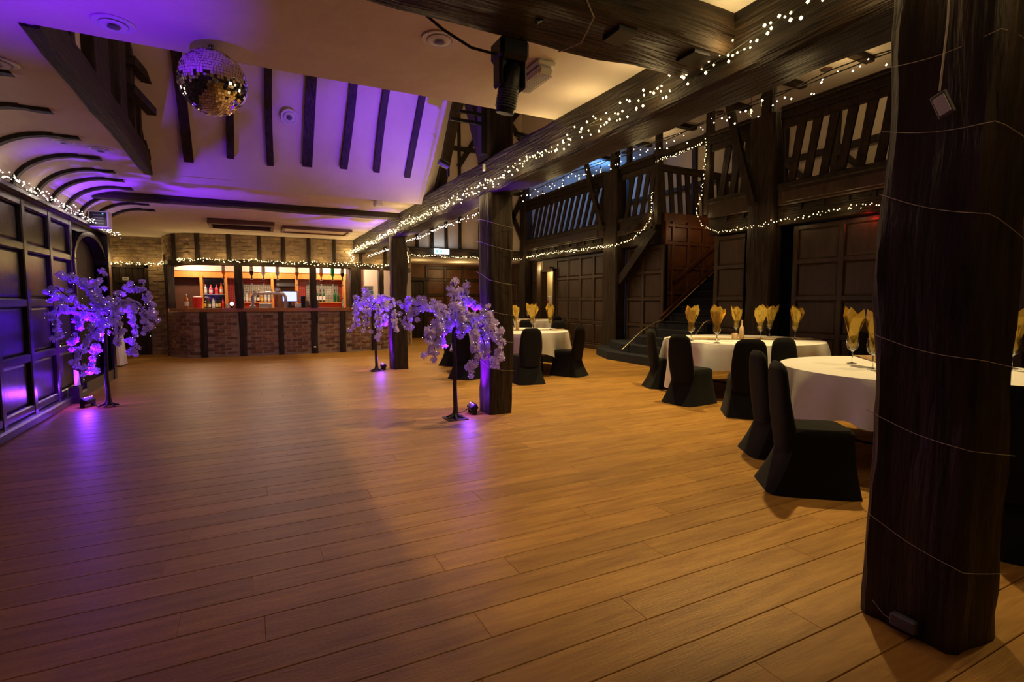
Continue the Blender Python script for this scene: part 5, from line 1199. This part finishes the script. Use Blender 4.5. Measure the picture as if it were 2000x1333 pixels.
# glasses and napkins
def glass_meshes():
    m_ = MB(); m_.lathe([(.012, .105), (.034, .125), (.046, .16), (.047, .19), (.041, .235), (.0395, .235), (.045, .19), (.044, .16), (.033, .128), (.002, .112)], 20, cap=False)
    bowl = m_.mesh('bowl', 'glass')
    stem = MB().lathe([(.040, 0), (.038, .003), (.008, .010), (.0045, .02), (.0045, .095), (.012, .108)], 16).mesh('stem', 'glass')
    return bowl, stem
BW, STM = glass_meshes()
def napkin_mesh(seed):
    rg = random.Random(seed); m_ = MB()
    for q in range(4):
        a = q * PI / 2 + rg.uniform(-.3, .3); h = rg.uniform(.20, .27); w_ = rg.uniform(.05, .065); out = rg.uniform(.035, .075)
        u = Vector((math.cos(a), math.sin(a), 0)); v = Vector((-math.sin(a), math.cos(a), 0))
        V = [Vector((0, 0, 0)) + v * .008, Vector((0, 0, 0)) - v * .008]
        prof_ = [(.0, .022, .05), (.014, .030, .10), (out * .6, w_, .10 + h * .45), (out, w_ * .98, .10 + h * .72)]
        for (d, ww, z) in prof_: V += [u * d + v * ww + Vector((0, 0, z)) - u * .018, u * (d + .012) + Vector((0, 0, z)), u * d - v * ww + Vector((0, 0, z)) - u * .018]
        V.append(u * (out + .012) + v * rg.uniform(-.02, .02) + Vector((0, 0, .10 + h)))
        F = [(0, 2, 3), (0, 3, 1), (1, 3, 4)]
        for i in range(3): o_ = 2 + 3 * i; F += [(o_, o_ + 3, o_ + 4, o_ + 1), (o_ + 1, o_ + 4, o_ + 5, o_ + 2)]
        F += [(11, 14, 12), (12, 14, 13)]
        m_.add(V, F, False)
    me = m_.mesh('napkin', 'gold_napkin'); return me
NP = [napkin_mesh(i) for i in range(5)]
gl = [(5.93, 5.74, 'left of three at the left edge of the stairs table'), (5.98, 5.30, 'nearest of the pair at the left of the stairs table'), (6.42, 5.69, 'rear of the pair at the left of the stairs table'),
      (7.36, 6.12, 'behind the gold bottle on the stairs table'), (7.19, 5.52, 'in front at the middle of the stairs table'), (7.86, 5.86, 'second from the right on the stairs table'), (7.69, 5.28, 'at the right side of the stairs table'),
      (5.13, 2.93, 'large one left of the massive black post'), (4.90, 2.62, 'cut off by the left edge of the massive black post'), (5.95, 2.05, 'seen right of the massive black post'),
      (5.20, 9.35, 'nearest in the cluster right of the middle post'), (5.42, 9.75, 'centre of the cluster right of the middle post'), (5.60, 9.3, 'right in the cluster right of the middle post'), (5.2, 10.1, 'rear in the cluster right of the middle post'),
      (4.68, 9.5, 'just right of the middle post on the far table'), (4.3, 9.8, 'seen through the blossoms on the far table'), (8.0, 14.7, 'on the farthest table')]
for i, (x, y_, lab) in enumerate(gl):
    g_ = empty('wine_glass', (x, y_, TH + .0235), label='wine glass with napkin ' + lab, cat='glass', group='wine glasses on the tables'); g_.scale = (1.15,) * 3
    inst('bowl', BW, g_); inst('stem', STM, g_)
    n_ = inst('napkin', NP[i % 5], None, (x, y_, TH + .0235 + .132), (random.uniform(-.06, .06), random.uniform(-.06, .06), i * 1.3), (1.4, 1.4, 1.14), label='gold folded napkin ' + lab, cat='napkin', group='gold napkins in glasses')
# centrepieces
def centre(x, y_, lab):
    b_ = empty('gold_bottle', (x, y_, TH + .0235), label='gold glitter bottle ' + lab, cat='bottle', group='gold glitter bottles')
    MB().lathe([(.036, 0), (.038, .02), (.038, .15), (.03, .18), (.015, .21), (.014, .28)], 18).build('body', 'gold_glitter', b_); MB().lathe([(.016, .275), (.016, .30)], 12).build('lip', 'gold_glitter', b_)
    j_ = empty('gold_jar', (x - .13, y_ + .02, TH + .0235), label='gold glitter candle jar ' + lab, cat='jar', group='gold glitter jars')
    MB().lathe([(.045, 0), (.048, .01), (.048, .085), (.043, .09), (.040, .02)], 18, cap=False).build('cup', 'gold_glitter', j_); MB().lathe([(.038, .003), (.038, .05)], 14).build('candle', 'white_cloth', j_)
centre(6.96, 5.68, 'in the middle of the stairs table')
centre(4.95, 9.55, 'just right of the middle post')
centre(5.45, 2.5, 'hidden behind the massive post')
